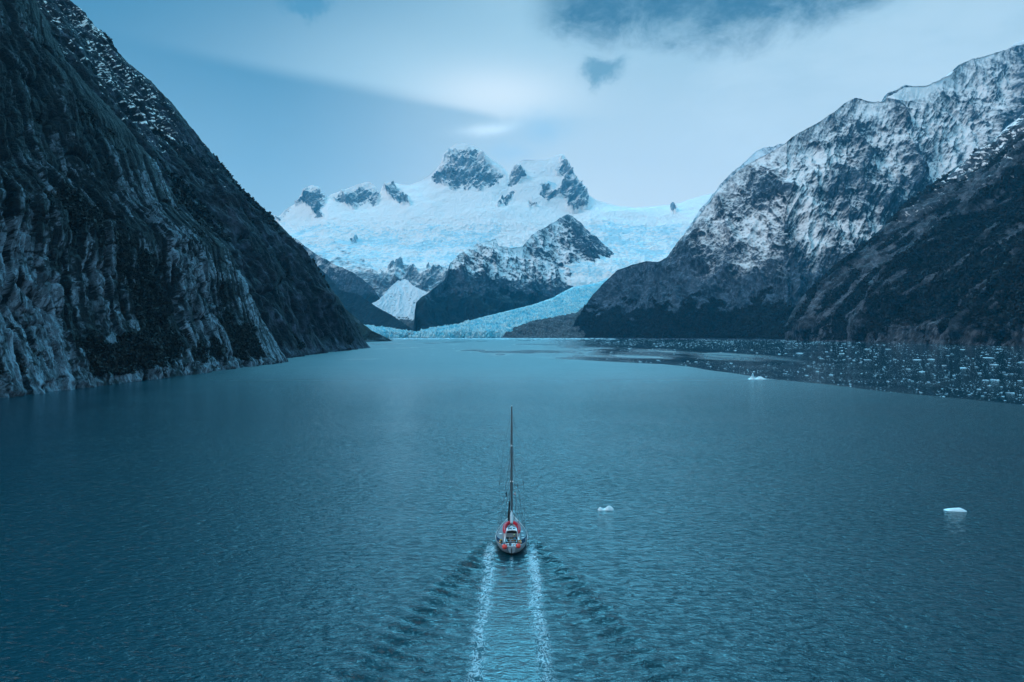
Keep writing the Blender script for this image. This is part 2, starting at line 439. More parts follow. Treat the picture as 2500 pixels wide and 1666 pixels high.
def zoneB_snow(c):
    z = c['P'][..., 2]; n = fbm3(c['P'][..., 0] / 90, c['P'][..., 1] / 90, z / 60, 4)
    nzr = c['N'][..., 2] - c['N0'][..., 2]
    px, py = c['px'], c['py']
    band = np.exp(-((px - np.interp(py, [0, 300, 600], [165, 365, 560])) / 120.0) ** 2)
    dash = fbm2(c['U'] / 17 + c['S'] / 50, c['S'] / 4.5 + 2, 4, 0.65)
    return -0.12 + 0.50 * band * sst(z, 170, 380) + 0.25 * n + 0.4 * nzr + 0.75 * dash * sst(z, 120, 300)
def zoneB_veg(c):
    P = c['P']; n = fbm3(P[..., 0] / 120, P[..., 1] / 120, P[..., 2] / 100 + 5, 4, 0.6)
    return 0.36 + 0.75 * n - 0.014 * c['d'] - 0.10 * sst(P[..., 2], 250, 500) + np.where(P[..., 2] < 9, -1.0, 0)
def zoneB_tone(c):
    z = c['P'][..., 2]; n = fbm2(c['U'] / 90, c['S'] / 160, 3)
    fine = rid2(c['U'] / 15 + 2, c['S'] / 50, 3, 0.6)
    return np.clip(1.0 + 0.5 * n + 0.15 * sst(z, 100, 500) - 1.0 * fine - 0.45 * c['tl'] - 0.5 * fbm3(c['P'][..., 0] / 14, c['P'][..., 1] / 14, z / 14, 3), 0.05, 0.95) * sst(z, 3, 20)

EDGE_A = [(696, 885), (690, 868), (664, 826), (638, 784), (600, 706), (555, 606), (500, 556), (434, 504), (393, 440), (357, 376), (330, 336), (306, 306),
          (265, 258), (223, 210), (190, 172), (160, 140), (128, 80), (96, 19), (70, -30), (20, -140), (-60, -300)]
EDGE_B = [(899, 850), (861, 784), (835, 740), (797, 689), (765, 638), (720, 593), (676, 548), (631, 504), (587, 459), (548, 414), (504, 363),
          (459, 306), (414, 249), (357, 191), (293, 134), (255, 83), (191, 32), (150, 5), (120, -40), (40, -140), (-120, -330)]
mA = terrain_mat('cliff_rock', 1.0, (0.006, 0.010, 0.015), (0.26, 0.345, 0.43), stretch=(0.8, 1.0, 0.22), rot=(R(-25), 0, 0), veg=(0.0025, 0.005, 0.006), veg2=(0.009, 0.010, 0.010), veg_k=1.0, bump=1.3)
mB = terrain_mat('slope_rock', 1.8, (0.004, 0.007, 0.012), (0.080, 0.105, 0.15), veg=(0.003, 0.007, 0.009), veg2=(0.008, 0.010, 0.011), stretch=(0.6, 0.8, 0.4), rot=(R(-25), 0, 0), snow_k=1.4, veg_k=1.0)
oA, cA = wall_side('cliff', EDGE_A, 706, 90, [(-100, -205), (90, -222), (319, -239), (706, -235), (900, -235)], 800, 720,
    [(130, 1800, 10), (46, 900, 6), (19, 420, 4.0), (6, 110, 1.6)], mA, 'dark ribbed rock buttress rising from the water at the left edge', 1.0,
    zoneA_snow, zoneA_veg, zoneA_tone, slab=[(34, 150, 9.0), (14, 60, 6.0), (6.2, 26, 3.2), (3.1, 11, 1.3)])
oB, cB = wall_side('mountain', EDGE_B, 1360, 560, [(500, -246), (706, -262), (1000, -285), (1360, -286), (1700, -286)], 520, 640,
    [(190, 900, 28), (72, 420, 14), (28, 170, 7.0), (11, 60, 3.0)], mB, 'dark snow dusted slope behind the left rock buttress', 2.0,
    zoneB_snow, zoneB_veg, zoneB_tone, ribs_tilt=0.35, steps=False, Ypow=1.0, keep=0.25, slab=[(40, 190, 10.0), (16, 70, 6.0), (8, 30, 3.0)])

# ------------------------------------------------------------------ right wall: near mass
EDGE_D = [(1922, 831), (1916, 802), (1957, 725), (2016, 667), (2092, 608), (2163, 549), (2280, 455), (2368, 385), (2500, 274), (2640, 170), (2800, 60)]
def zoneD_snow(c):
    P = c['P']; z = P[..., 2]; px, py = c['px'], c['py']
    n = fbm3(P[..., 0] / 140, P[..., 1] / 140, z / 120 + 8, 4, 0.6)
    ey = np.interp(px, [1922, 2016, 2163, 2280, 2368, 2500], [831, 667, 549, 455, 385, 274])
    off = py - ey
    b = np.exp(-np.maximum(off, 0) / 120.0) * sst(z, 280, 520)
    dash = fbm2(c['U'] / 40, c['S'] / 14, 4, 0.65)
    return -0.14 + 0.40 * b + (0.45 * n + 0.9 * dash) * sst(z, 260, 520) + 0.20 * sst(z, 350, 900)
def zoneD_veg(c):
    P = c['P']; z = P[..., 2]
    n = fbm3(P[..., 0] / 160, P[..., 1] / 160, z / 160, 5, 0.6)
    px, py = c['px'], c['py']
    off = py - np.interp(px, [1922, 2016, 2163, 2280, 2368, 2500], [831, 667, 549, 455, 385, 274])
    v = 0.70 + 0.85 * n - 0.004 * c['d'] - 0.55 * np.exp(-((off - 28) / 24.0) ** 2) - 0.25 * sst(z, 450, 900)
    slab = rid2((px * .62 + py * .78) / 46.0, (px * .78 - py * .62) / 260.0, 3, 0.6)
    v -= 1.0 * sst(slab, .38, .7) * (0.35 + sst(off, 190, 40))
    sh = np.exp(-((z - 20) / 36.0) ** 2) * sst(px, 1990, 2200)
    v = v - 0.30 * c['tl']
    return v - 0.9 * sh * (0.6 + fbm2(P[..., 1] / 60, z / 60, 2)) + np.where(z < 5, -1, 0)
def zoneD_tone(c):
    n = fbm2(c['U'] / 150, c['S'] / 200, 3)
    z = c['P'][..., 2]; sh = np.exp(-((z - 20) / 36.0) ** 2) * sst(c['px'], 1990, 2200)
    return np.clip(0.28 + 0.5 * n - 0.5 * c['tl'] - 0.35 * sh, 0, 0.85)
mD = terrain_mat('overgrown_rock', 3.4, (0.016, 0.024, 0.032), (0.19, 0.23, 0.27), veg=(0.003, 0.012, 0.015), veg2=(0.010, 0.016, 0.017),
                 stretch=(0.6, 0.8, 0.5), rot=(R(30), 0, 0), snow_k=1.2, veg_k=0.9)
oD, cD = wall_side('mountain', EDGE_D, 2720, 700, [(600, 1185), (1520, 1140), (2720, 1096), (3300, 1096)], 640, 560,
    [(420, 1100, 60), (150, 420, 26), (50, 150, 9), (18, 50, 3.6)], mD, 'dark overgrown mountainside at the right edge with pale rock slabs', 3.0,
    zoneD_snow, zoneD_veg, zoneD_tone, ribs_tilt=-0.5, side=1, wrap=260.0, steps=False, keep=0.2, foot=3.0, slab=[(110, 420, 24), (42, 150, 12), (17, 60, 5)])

# ------------------------------------------------------------------ right wall: snow dusted mountain with the dark knoll at its foot
def alt_snow(lo, hi, k_d=0.6, k_n=0.5, k_nz=0.7, base=-0.25, top=0.85, lam=120):
    def fn(c):
        P = c['P']; z = P[..., 2]
        n = fbm3(P[..., 0] / lam, P[..., 1] / lam, z / (lam * 0.8) + c['seed'], 5, 0.6)
        g = sst(z + 170 * fbm2(c['U'] / 300 + 3, c['V'] / 500, 3), lo, hi)
        return base + (top - base) * g - k_d * c['d'] * g + k_n * n * (0.35 + 0.65 * g) + k_nz * (c['N'][..., 2] - 0.65) * g
    return fn
def alt_veg(lo, hi, amt=0.95, lam=150):
    def fn(c):
        P = c['P']; z = P[..., 2]
        n = fbm3(P[..., 0] / lam, P[..., 1] / lam, z / lam + 4 + c['seed'], 4, 0.6)
        return amt * (1 - sst(z + 260 * n, lo, hi)) + 0.45 * n + np.where(z < 4, -1, 0)
    return fn
def ntone(a=0.15, b=0.5, lam=160):
    def fn(c):
        return np.clip(a + b * fbm2(c['U'] / lam + 7, c['V'] / (lam * 2), 4), 0, 0.8)
    return fn
CREST_E = [(1375, 824, 40), (1389, 811, 40), (1417, 764, 40), (1445, 717, 41), (1473, 685, 42), (1505, 657, 42), (1538, 643, 42), (1571, 636, 42), (1604, 637, 43), (1627, 628, 44), (1655, 591, 46),
           (1688, 554, 47), (1721, 502, 48), (1752, 467, 48), (1799, 420, 48), (1846, 385, 48), (1905, 356, 48), (1946, 326, 48), (1987, 303, 48),
           (2022, 285, 48), (2063, 250, 48), (2092, 237, 48), (2120, 243, 48), (2157, 247, 48), (2169, 230, 48), (2210, 210, 48), (2268, 206, 48), (2306, 185, 48), (2318, 178, 48),
           (2345, 153, 48), (2397, 136, 48), (2456, 121, 48), (2500, 109, 48), (2640, 60, 48), (2800, 20, 48)]
BASE_E = [(1370, 3850), (1500, 3400), (1700, 3050), (1922, 2760), (2200, 2900), (2800, 3300)]
def _es(c):
    P = c['P']; z = P[..., 2]; U, V = c['U'], c['V']
    wv = 22 * fbm2(U / 150, V / 220, 3)
    g = sst(z + 150 * fbm2(U / 260 + 3, V / 420, 3), 110, 600)
    st = 0.9 * fbm2((U + wv) / 30, V / 150, 3, 0.6) + 0.7 * fbm2((U + wv) / 11 + 4, V / 60, 3, 0.6)
    pt = fbm3(P[..., 0] / 190, P[..., 1] / 190, z / 150 + 4, 4, 0.55)
    return -0.19 + 0.74 * g + (0.42 * st + 0.60 * pt - 1.1 * c['d'] + 0.8 * (c['N'][..., 2] - 0.68)) * (0.25 + 0.75 * g)
def snowE(c):
    s = _es(c)
    patch = inpoly(c['px'] + 6 * fbm2(c['U'] / 60, c['V'] / 60, 2), c['py'], [(2166, 238), (2210, 214), (2268, 211), (2300, 192), (2330, 165), (2300, 205), (2252, 240), (2215, 248)])
    s = np.where(patch & (c['F'] < 1.02), 1.5, s)
    knoll = np.exp(-(((c['px'] - 1560) / 90) ** 2 + ((c['py'] - 690) / 55) ** 2))
    # pale bowls below the crest
    for (bx, by, rx, ry, a) in [(1990, 400, 75, 60, .30), (1965, 520, 60, 70, .28), (2080, 370, 60, 60, -.12), (1870, 480, 40, 60, -.22), (2040, 455, 40, 60, -.18),
                                (1985, 600, 25, 40, .3), (2080, 570, 60, 30, .28), (1760, 560, 50, 60, .1), (1930, 590, 30, 40, -.3), (2250, 300, 90, 60, .12), (1850, 545, 40, 30, .2)]:
        s = s + a * np.exp(-((c['px'] - bx) / rx) ** 2 - ((c['py'] - by) / ry) ** 2)
    return s - 0.6 * knoll
mE = terrain_mat('dusted_rock', 3.6, (0.010, 0.028, 0.044), (0.13, 0.195, 0.26), veg=(0.003, 0.012, 0.016), veg2=(0.009, 0.016, 0.018), stretch=(1.0, 0.8, 0.5),
                 rot=(0, R(-12), 0), snow_k=1.2, snow_w=0.42, bump=1.6)
oE, cE = mountain('mountain', BASE_E, CREST_E, 46, 1150, 560, [(620, 105), (230, 60), (85, 26), (32, 11), (12, 4)], mE,
    'tall snow dusted mountain on the right with a dark knoll at its foot', 4.0, prof=1.1, lean=-0.25, snowf=snowE, vegf=alt_veg(60, 290, 0.95, 90), tonef=ntone(0.10, 0.9, 60), crest_keep=0.25)
mG = terrain_mat('far_dusted_rock', 8.0, (0.03, 0.045, 0.06), (0.15, 0.17, 0.2), snow_k=1.2, snow_w=0.2)
mountain('mountain', [(1600, 6000), (2000, 6000)], [(1660, 590), (1700, 525), (1740, 473), (1781, 426), (1828, 385), (1846, 368), (1864, 359), (1887, 358), (1916, 350), (1960, 330), (2020, 300)],
    50, 260, 200, [(500, 60), (170, 30), (60, 12), (22, 4)], mG, 'hazy snowy ridge just behind the right mountain', 5.0,
    snowf=lambda c: 0.55 + 0.5 * fbm3(c['P'][..., 0] / 200, c['P'][..., 1] / 200, c['P'][..., 2] / 160, 4) - 0.5 * c['d'], crest_keep=0.5)
mountain('mountain', [(2400, 6500), (2700, 6500)], [(2430, 150), (2455, 125), (2475, 105), (2500, 98), (2560, 96), (2650, 140)],
    48, 90, 90, [(400, 40), (120, 15)], mG, 'small pale summit showing over the ridge in the top right corner', 6.0, snowf=lambda c: np.full(c['d'].shape, 0.7))

# ------------------------------------------------------------------ centre: ice cap and peaks
Z3 = lambda L: [(650 + x * .4675, 320 + y * .4675) for x, y in L]
Z9 = lambda L: [(1000 + x * .2125, 320 + y * .2125) for x, y in L]
CREST_H = Z3([(-60, 560), (0, 520), (50, 470), (100, 412), (160, 372), (200, 322), (222, 290), (240, 286), (262, 297), (290, 342), (312, 352), (340, 330), (430, 302), (470, 282), (535, 263), (560, 278), (580, 300), (592, 330),
    (605, 292), (640, 270), (700, 277), (750, 280), (800, 262), (840, 240), (880, 205), (910, 170), (925, 122), (950, 95), (990, 66), (1040, 66), (1080, 70), (1120, 100), (1180, 150), (1230, 182), (1262, 222), (1275, 225), (1290, 190),
    (1315, 165), (1345, 150), (1400, 152), (1470, 150), (1530, 125), (1555, 126), (1580, 160), (1600, 200), (1618, 238), (1640, 270), (1665, 305), (1690, 340), (1720, 360), (1780, 378), (1850, 395), (1920, 402), (2000, 398), (2150, 380), (2300, 335), (2450, 300)])
ROCKS = [Z9(q) for q in [
    [(380, 380), (410, 270), (500, 215), (600, 215), (680, 185), (760, 195), (860, 270), (920, 370), (1000, 450), (1090, 505), (1050, 560), (960, 640), (850, 640), (830, 705), (780, 690), (720, 620), (680, 700), (630, 660), (580, 640), (530, 690), (450, 650), (430, 620), (330, 600), (240, 550), (330, 480)],
    [(1290, 370), (1300, 450), (1330, 550), (1260, 580), (1180, 660), (1140, 640), (1150, 540), (1200, 410)],
    [(1780, 270), (1830, 350), (1880, 450), (1920, 540), (1960, 600), (2060, 720), (2065, 830), (2010, 900), (1950, 870), (1940, 920), (1890, 940), (1800, 880), (1810, 800), (1740, 750), (1690, 720), (1780, 570), (1740, 500), (1680, 480), (1670, 440), (1740, 400), (1720, 320)],
    [(1510, 620), (1600, 620), (1640, 690), (1700, 700), (1710, 750), (1660, 780), (1600, 810), (1550, 810), (1500, 740)],
    [(1070, 720), (1040, 780), (1000, 870), (1040, 850), (1060, 780), (1090, 885), (1150, 820), (1170, 740), (1210, 720), (1200, 680), (1150, 700), (1095, 770)],
    [(1380, 820), (1440, 820), (1460, 880), (1380, 890)]]] + [Z3(q) for q in [
    [(150, 385), (200, 325), (222, 280), (262, 290), (310, 350), (315, 385), (290, 400), (295, 450), (265, 455), (235, 400), (200, 372)],
    [(310, 345), (350, 325), (430, 298), (540, 258), (580, 300), (582, 375), (560, 390), (530, 360), (490, 385), (450, 400), (400, 375), (360, 360)],
    [(605, 290), (660, 282), (700, 310), (740, 340), (750, 392), (700, 380), (650, 350)],
    [(60, 460), (110, 405), (130, 400), (70, 475)], [(2120, 395), (2140, 395), (2140, 430), (2115, 430)], [(440, 570), (475, 570), (475, 600), (440, 595)],
    [(560, 760), (600, 740), (690, 690), (750, 700), (800, 735), (850, 712), (930, 722), (940, 790), (860, 830), (760, 800), (720, 772), (640, 800), (585, 820)]]]
def build_icecap():
    nu = 1000
    crest = np.array(CREST_H)
    px = np.linspace(crest[0, 0], crest[-1, 0], nu)
    pc = np.interp(px, crest[:, 0], crest[:, 1])
    # foot of the summit rocks
    pf = np.interp(px, [620, 700, 760, 800, 900, 1000, 1100, 1200, 1260, 1330, 1400, 1440, 1520, 1600, 1800], [575, 540, 530, 505, 500, 480, 472, 470, 490, 505, 520, 515, 520, 522, 500])
    pf = np.maximum(pf, pc + 6)
    rows = [ray(px, np.full(nu, 828.0), np.full(nu, 5300.0)),
            ray(px, np.full(nu, 745.0), np.full(nu, 5560.0)),
            ray(px, np.full(nu, 660.0), np.full(nu, 5850.0)),
            ray(px, np.full(nu, 600.0), np.full(nu, 6700.0)),
            ray(px, pf, np.full(nu, 7700.0)),
            ray(px, pc, 8000.0 + (pf - pc) * 2.2)]
    K = np.stack(rows)
    bk = K[-1].copy(); bk[:, 1] += 900; bk[:, 2] -= 700
    bk2 = bk.copy(); bk2[:, 1] += 900; bk2[:, 2] = -10
    K = np.concatenate([K, bk[None], bk2[None]], 0)
    seg = [70, 120, 130, 170, 250, 24, 12]
    out = []; Fv = []
    for i, n in enumerate(seg):
        p0 = K[max(i - 1, 0)]; p1 = K[i]; p2_ = K[i + 1]; p3_ = K[min(i + 2, len(K) - 1)]
        t = np.linspace(0, 1, n, endpoint=(i == len(seg) - 1))[:, None, None]
        m1 = (p2_ - p0) * 0.5; m2 = (p3_ - p1) * 0.5
        if i in (0, 4, 5): m1 = p2_ - p1; m2 = p2_ - p1
        if i == 3: m2 = p2_ - p1
        h = (2 * t ** 3 - 3 * t ** 2 + 1) * p1 + (t ** 3 - 2 * t ** 2 + t) * m1 + (-2 * t ** 3 + 3 * t ** 2) * p2_ + (t ** 3 - t ** 2) * m2
        out.append(h); Fv.append(i + t[:, 0, 0])
    P = np.concatenate(out, 0); F = np.concatenate(Fv)[:, None] + np.zeros((1, nu))
    N = gnormal(P)
    px0, py0 = proj(P)
    X, Y, Z = P[..., 0], P[..., 1], P[..., 2]
    jx = 8 * fbm2(px0 / 12, py0 / 12, 4) + 4 * fbm2(px0 / 3, py0 / 3, 2); jy = 8 * fbm2(px0 / 12 + 40, py0 / 12, 4) + 4 * fbm2(px0 / 3 + 9, py0 / 3, 2)
    rock = np.zeros(X.shape)
    for q in ROCKS: rock = np.maximum(rock, inpoly(px0 + jx, py0 + jy, q))
    for _ in range(2):
        rock = (rock + np.roll(rock, 1, 0) + np.roll(rock, -1, 0) + np.roll(rock, 1, 1) + np.roll(rock, -1, 1)) / 5
    front = sst(5.1 - F, 0, 0.1)
    rock = rock * front
    # relief: sharp ribs on rock, icefall steps on snow
    U = X + 0.35 * Z
    rr = 95 * (rid2(U / 330 + 3, Z / 700, 3) - 0.4) + 64 * (rid2((X - 0.7 * Z) / 130, (Z + 0.4 * X) / 330, 3) - 0.4) + 26 * fbm3(X / 60, Y / 60, Z / 60, 3)
    ii = 45 * fbm3(X / 600, Y / 600, Z / 400, 3) + 20 * fbm3(X / 220, Y / 220, Z / 140, 4) + 30 * np.abs(fbm3(X / 90, Y / 60, Z / 40, 3)) * sst(py0, 500, 560)
    crk = 1 - 0.75 * sst(F, 4.8, 5.0)
    low = sst(F, 2.4, 1.6)
    d = (rr * rock * 1.1 + rock * 24 + ii * (1 - rock) + low * 22 * (rid2(X / 160, Z / 220, 3) - 0.4)) * crk * sst(F, 0.0, 0.4)
    Q = P + np.where(N[..., 2:3] < 0, -N, N) * d[..., None]
    N2 = gnormal(Q); N2 = np.where(N2[..., 2:3] < 0, -N2, N2)
    n = fbm3(X / 120, Y / 120, Z / 90, 5, 0.6)
    str_ = rid2((X - 0.75 * Z) / 75, (Z + 0.5 * X) / 260, 3) - 0.5
    rsnow_mist = 0.40 + 0.55 * sst(F, 4.5, 5.0) + 0.95 * n + 0.9 * fbm3(X / 330 + 3, Y / 330, Z / 260, 3) + 0.38 * str_ + 0.16 * sst(px0, 1115, 1160) * (px0 < 1260) + 0.9 * (N2[..., 2] - 0.55) + 0.55 * sst(F, 4.70, 5.0) * (px0 < 1260)  # snow on the summit rock, plus a crest whitening that paints in mist
    s = 1.35 * (1 - sst(rock, 0.15, 0.9)) + rsnow_mist * sst(rock, 0.15, 0.9)
    # dusted rock below the ice on the left and the bare band above the snow fan
    dust = inpoly(px0 + 3 * jx, py0 + 3 * jy, Z3([(90, 560), (200, 540), (270, 520), (330, 550), (430, 575), (500, 640), (560, 730), (640, 720), (900, 730), (960, 720), (1000, 900), (400, 1000), (250, 900), (100, 700)]))
    dz = sst(py0, 560, 700)
    s = np.where(dust, 0.98 - 0.62 * dz + 0.75 * n + 0.6 * (N2[..., 2] - 0.7) - 0.2 * (rid2(X / 60, Z / 120, 2) - .5), s)
    veg = sst(py0, 725, 780) * 0.9 + 0.3 * n
    s = np.where(py0 > 715, s - 1.6 * sst(py0, 715, 760), s)
    icm = fbm3(X / 420, Y / 420, Z / 150, 5, 0.7) * 1.0 + 0.33 + 0.35 * (rid2(X / 140 + 2, Y / 70, 3) - 0.4)
    icm = icm + 0.02 + 0.55 * (rid2(X / 55 + 3, Y / 30 + Z / 20, 3, 0.6) - 0.45) + 0.30 * np.exp(-((py0 - 600) / 70) ** 2) - 0.70 * sst(py0, 565, 515)
    smooth = inpoly(px0 + jx, py0 + jy, Z3([(1200, 600), (1230, 500), (1290, 430), (1400, 420), (1480, 440), (1560, 420), (1600, 440), (1500, 500), (1380, 560), (1340, 600)]))
    icm = np.where(smooth, -1.0, icm)
    icm = icm + 0.9 * np.exp(-((px0 - 1340) / 22) ** 2 - ((py0 - 448) / 16) ** 2) + 0.5 * np.exp(-((px0 - 1352) / 10) ** 2 - ((py0 - 462) / 12) ** 2)
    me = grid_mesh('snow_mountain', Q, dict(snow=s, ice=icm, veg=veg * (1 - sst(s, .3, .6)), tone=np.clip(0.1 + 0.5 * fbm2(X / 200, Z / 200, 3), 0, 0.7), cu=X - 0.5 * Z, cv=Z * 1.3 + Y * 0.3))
    mH = terrain_mat('ice_cap', 8.0, (0.17, 0.28, 0.35), (0.36, 0.47, 0.54), snow=(0.97, 0.92, 0.89), ice=(0.55, 0.79, 0.86), veg=(0.01, 0.022, 0.025), stretch=(1, 1, 0.5),  # rock colours lightened and blued to stand in for summit haze
                     snow_k=1.2, snow_w=0.36, bump=1.8)
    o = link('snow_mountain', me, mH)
    tag(o, 'broad white ice cap with two rocky summits at the head of the fjord', None, None, 'structure')
build_icecap()

# ------------------------------------------------------------------ centre: dark wooded spurs, pyramid, snow fan, glacier, moraine
TOPG = Z3([(470, 1008), (510, 1012), (570, 1020), (640, 1030), (700, 1036), (760, 1050), (785, 1052), (800, 1046), (860, 1026), (1000, 1010), (1100, 980), (1200, 955), (1300, 930), (1400, 905), (1500, 870), (1540, 845), (1570, 830), (1600, 815), (1660, 805), (1720, 795), (1800, 765), (1900, 730)])
mI = terrain_mat('dusted_pyramid', 4.5, (0.014, 0.032, 0.046), (0.12, 0.165, 0.21), veg=(0.002, 0.012, 0.017), veg2=(0.005, 0.016, 0.020), stretch=(1, 1, 0.55), rot=(0, R(20), 0), snow_k=1.3, snow_w=0.32, bump=1.5)
CREST_I = Z3([(770, 1052), (772, 960), (782, 895), (815, 868), (850, 838), (890, 805), (930, 775), (960, 690), (1020, 640), (1100, 592), (1200, 560), (1215, 600), (1260, 604), (1340, 600), (1370, 565), (1400, 535), (1440, 512), (1480, 488), (1530, 458), (1575, 438), (1600, 445), (1620, 462), (1650, 490), (1680, 520), (1740, 570), (1800, 630), (1845, 690), (1900, 740), (1980, 800), (2060, 860)])
def _si(c):
    P = c['P']; z = P[..., 2]; U, V = c['U'], c['V']
    g = sst(z + 110 * fbm2(U / 200 + 3, V / 320, 3), 230, 560)
    st = 0.9 * fbm2(U / 26, V / 110, 3, 0.6) + 0.7 * fbm2(U / 10 + 4, V / 40, 3, 0.6)
    pt = fbm3(P[..., 0] / 140, P[..., 1] / 140, z / 110 + 4, 4, 0.55)
    return -0.40 + 0.88 * g + (0.40 * st + 0.50 * pt - 1.1 * c['d'] + 0.8 * (c['N'][..., 2] - 0.72)) * (0.3 + 0.7 * g)
def snowI(c):
    s = _si(c)
    s = s - 0.9 * np.exp(-(((c['px'] - 1120) / 80) ** 2 + ((c['py'] - 690) / 30) ** 2)) * 0.4
    s = s - 0.16 * sst(c['px'] - (1385 + 0.55 * (c['py'] - 530)), -10, 30) + 0.15 * sst(1330 - c['px'], 0, 60)
    return s
mountain('mountain', [(1000, 4130), (1052, 4200), (1200, 4560), (1300, 4850), (1400, 5150), (1500, 5400), (1650, 5600)], CREST_I, 38, 620, 420,
    [(520, 90), (190, 52), (75, 24), (28, 9)], mI, 'snow dusted pyramid mountain with a dark wooded base above the glacier', 7.0, prof=0.9, lean=0.35, snowf=snowI, vegf=alt_veg(220, 390, 1.1, 120), tonef=ntone(0.15, 0.6), crest_keep=0.25)
mJ = terrain_mat('wooded_spur', 5.0, (0.02, 0.03, 0.036), (0.10, 0.12, 0.14), veg=(0.002, 0.011, 0.016), veg2=(0.006, 0.016, 0.019), snow_k=1.2)
mountain('mountain', [(600, 5050), (980, 5050)], Z3([(150, 560), (200, 600), (280, 655), (330, 682), (420, 722), (500, 772), (560, 822), (590, 870), (600, 910), (640, 960), (700, 1000)]), 40, 300, 220,
    [(380, 50), (140, 26), (50, 11), (18, 4)], mI, 'grey snow streaked slope falling to the snow fan', 8.0, snowf=lambda c: 0.30 + 0.7 * fbm3(c['P'][..., 0] / 70, c['P'][..., 1] / 70, c['P'][..., 2] / 90, 4) - 0.5 * sst(c['py'], 660, 720),
    vegf=lambda c: 0.1 + 0.8 * sst(c['py'], 690, 740) + 0.5 * fbm3(c['P'][..., 0] / 90, c['P'][..., 1] / 90, c['P'][..., 2] / 90, 3), tonef=ntone(0.1, 0.5), crest_keep=0.3)
mountain('mountain', [(600, 4300), (880, 4300), (1025, 4200)], Z3([(150, 590), (255, 690), (330, 765), (380, 830), (420, 846), (470, 850), (520, 880), (560, 908), (650, 955), (720, 1010), (760, 1034), (792, 1048), (800, 1056)]), 38, 300, 200,
    [(300, 32), (110, 15), (40, 7), (14, 3)], mJ, 'dark wooded spur sloping down to the glacier from the left', 9.0, vegf=lambda c: 0.85 + 0.6 * fbm3(c['P'][..., 0] / 80, c['P'][..., 1] / 80, c['P'][..., 2] / 80, 3), crest_keep=0.45)
mK = terrain_mat('snow_fan_snow', 5.0, (0.05, 0.06, 0.07), (0.12, 0.14, 0.15), snow=(0.72, 0.80, 0.84), snow_k=0.9)
mountain('snow_fan', [(850, 4560), (1080, 4560)], Z3([(540, 905), (590, 880), (640, 820), (668, 800), (690, 778), (700, 782), (720, 768), (745, 785), (780, 815), (830, 838), (850, 850), (880, 870)]), 34, 220, 200,
    [(90, 12), (34, 7), (13, 2.5)], mK, 'white cone of avalanche snow between two dark spurs', 10.0, prof=1.25, lean=0.0,
    snowf=lambda c: 1.0 - 1.5 * sst(c['py'] + 8 * fbm2(c['U'] / 40, c['V'] / 40, 3), 768, 800) + 0.4 * fbm2(c['U'] / 30, c['V'] / 120, 3) - 0.5 * sst(c['py'], 706, 716) * sst(fbm2(c['U'] / 18, c['V'] / 14, 3), -.1, .4), tonef=ntone(0.0, 0.3), crest_keep=0.6, iso=0.15)
# low dark headland at the end of the left shore
mC = terrain_mat('headland_rock', 2.6, (0.03, 0.036, 0.042), (0.12, 0.135, 0.15))
mountain('headland', [(820, 2100), (960, 2420)], [(830, 742), (855, 764), (878, 785), (892, 796), (905, 806), (920, 813), (933, 820), (945, 826), (956, 832), (960, 834)], 42, 150, 90, [(90, 9), (32, 5), (12, 2.2)], mC,
    'low dark headland where the left shore ends', 11.0, vegf=lambda c: 0.62 + 0.8 * fbm3(c['P'][..., 0] / 40, c['P'][..., 1] / 40, c['P'][..., 2] / 40, 3) - sst(7 - c['P'][..., 2], 0, 5), tonef=ntone(0.2, 0.4), zfoot=-4)

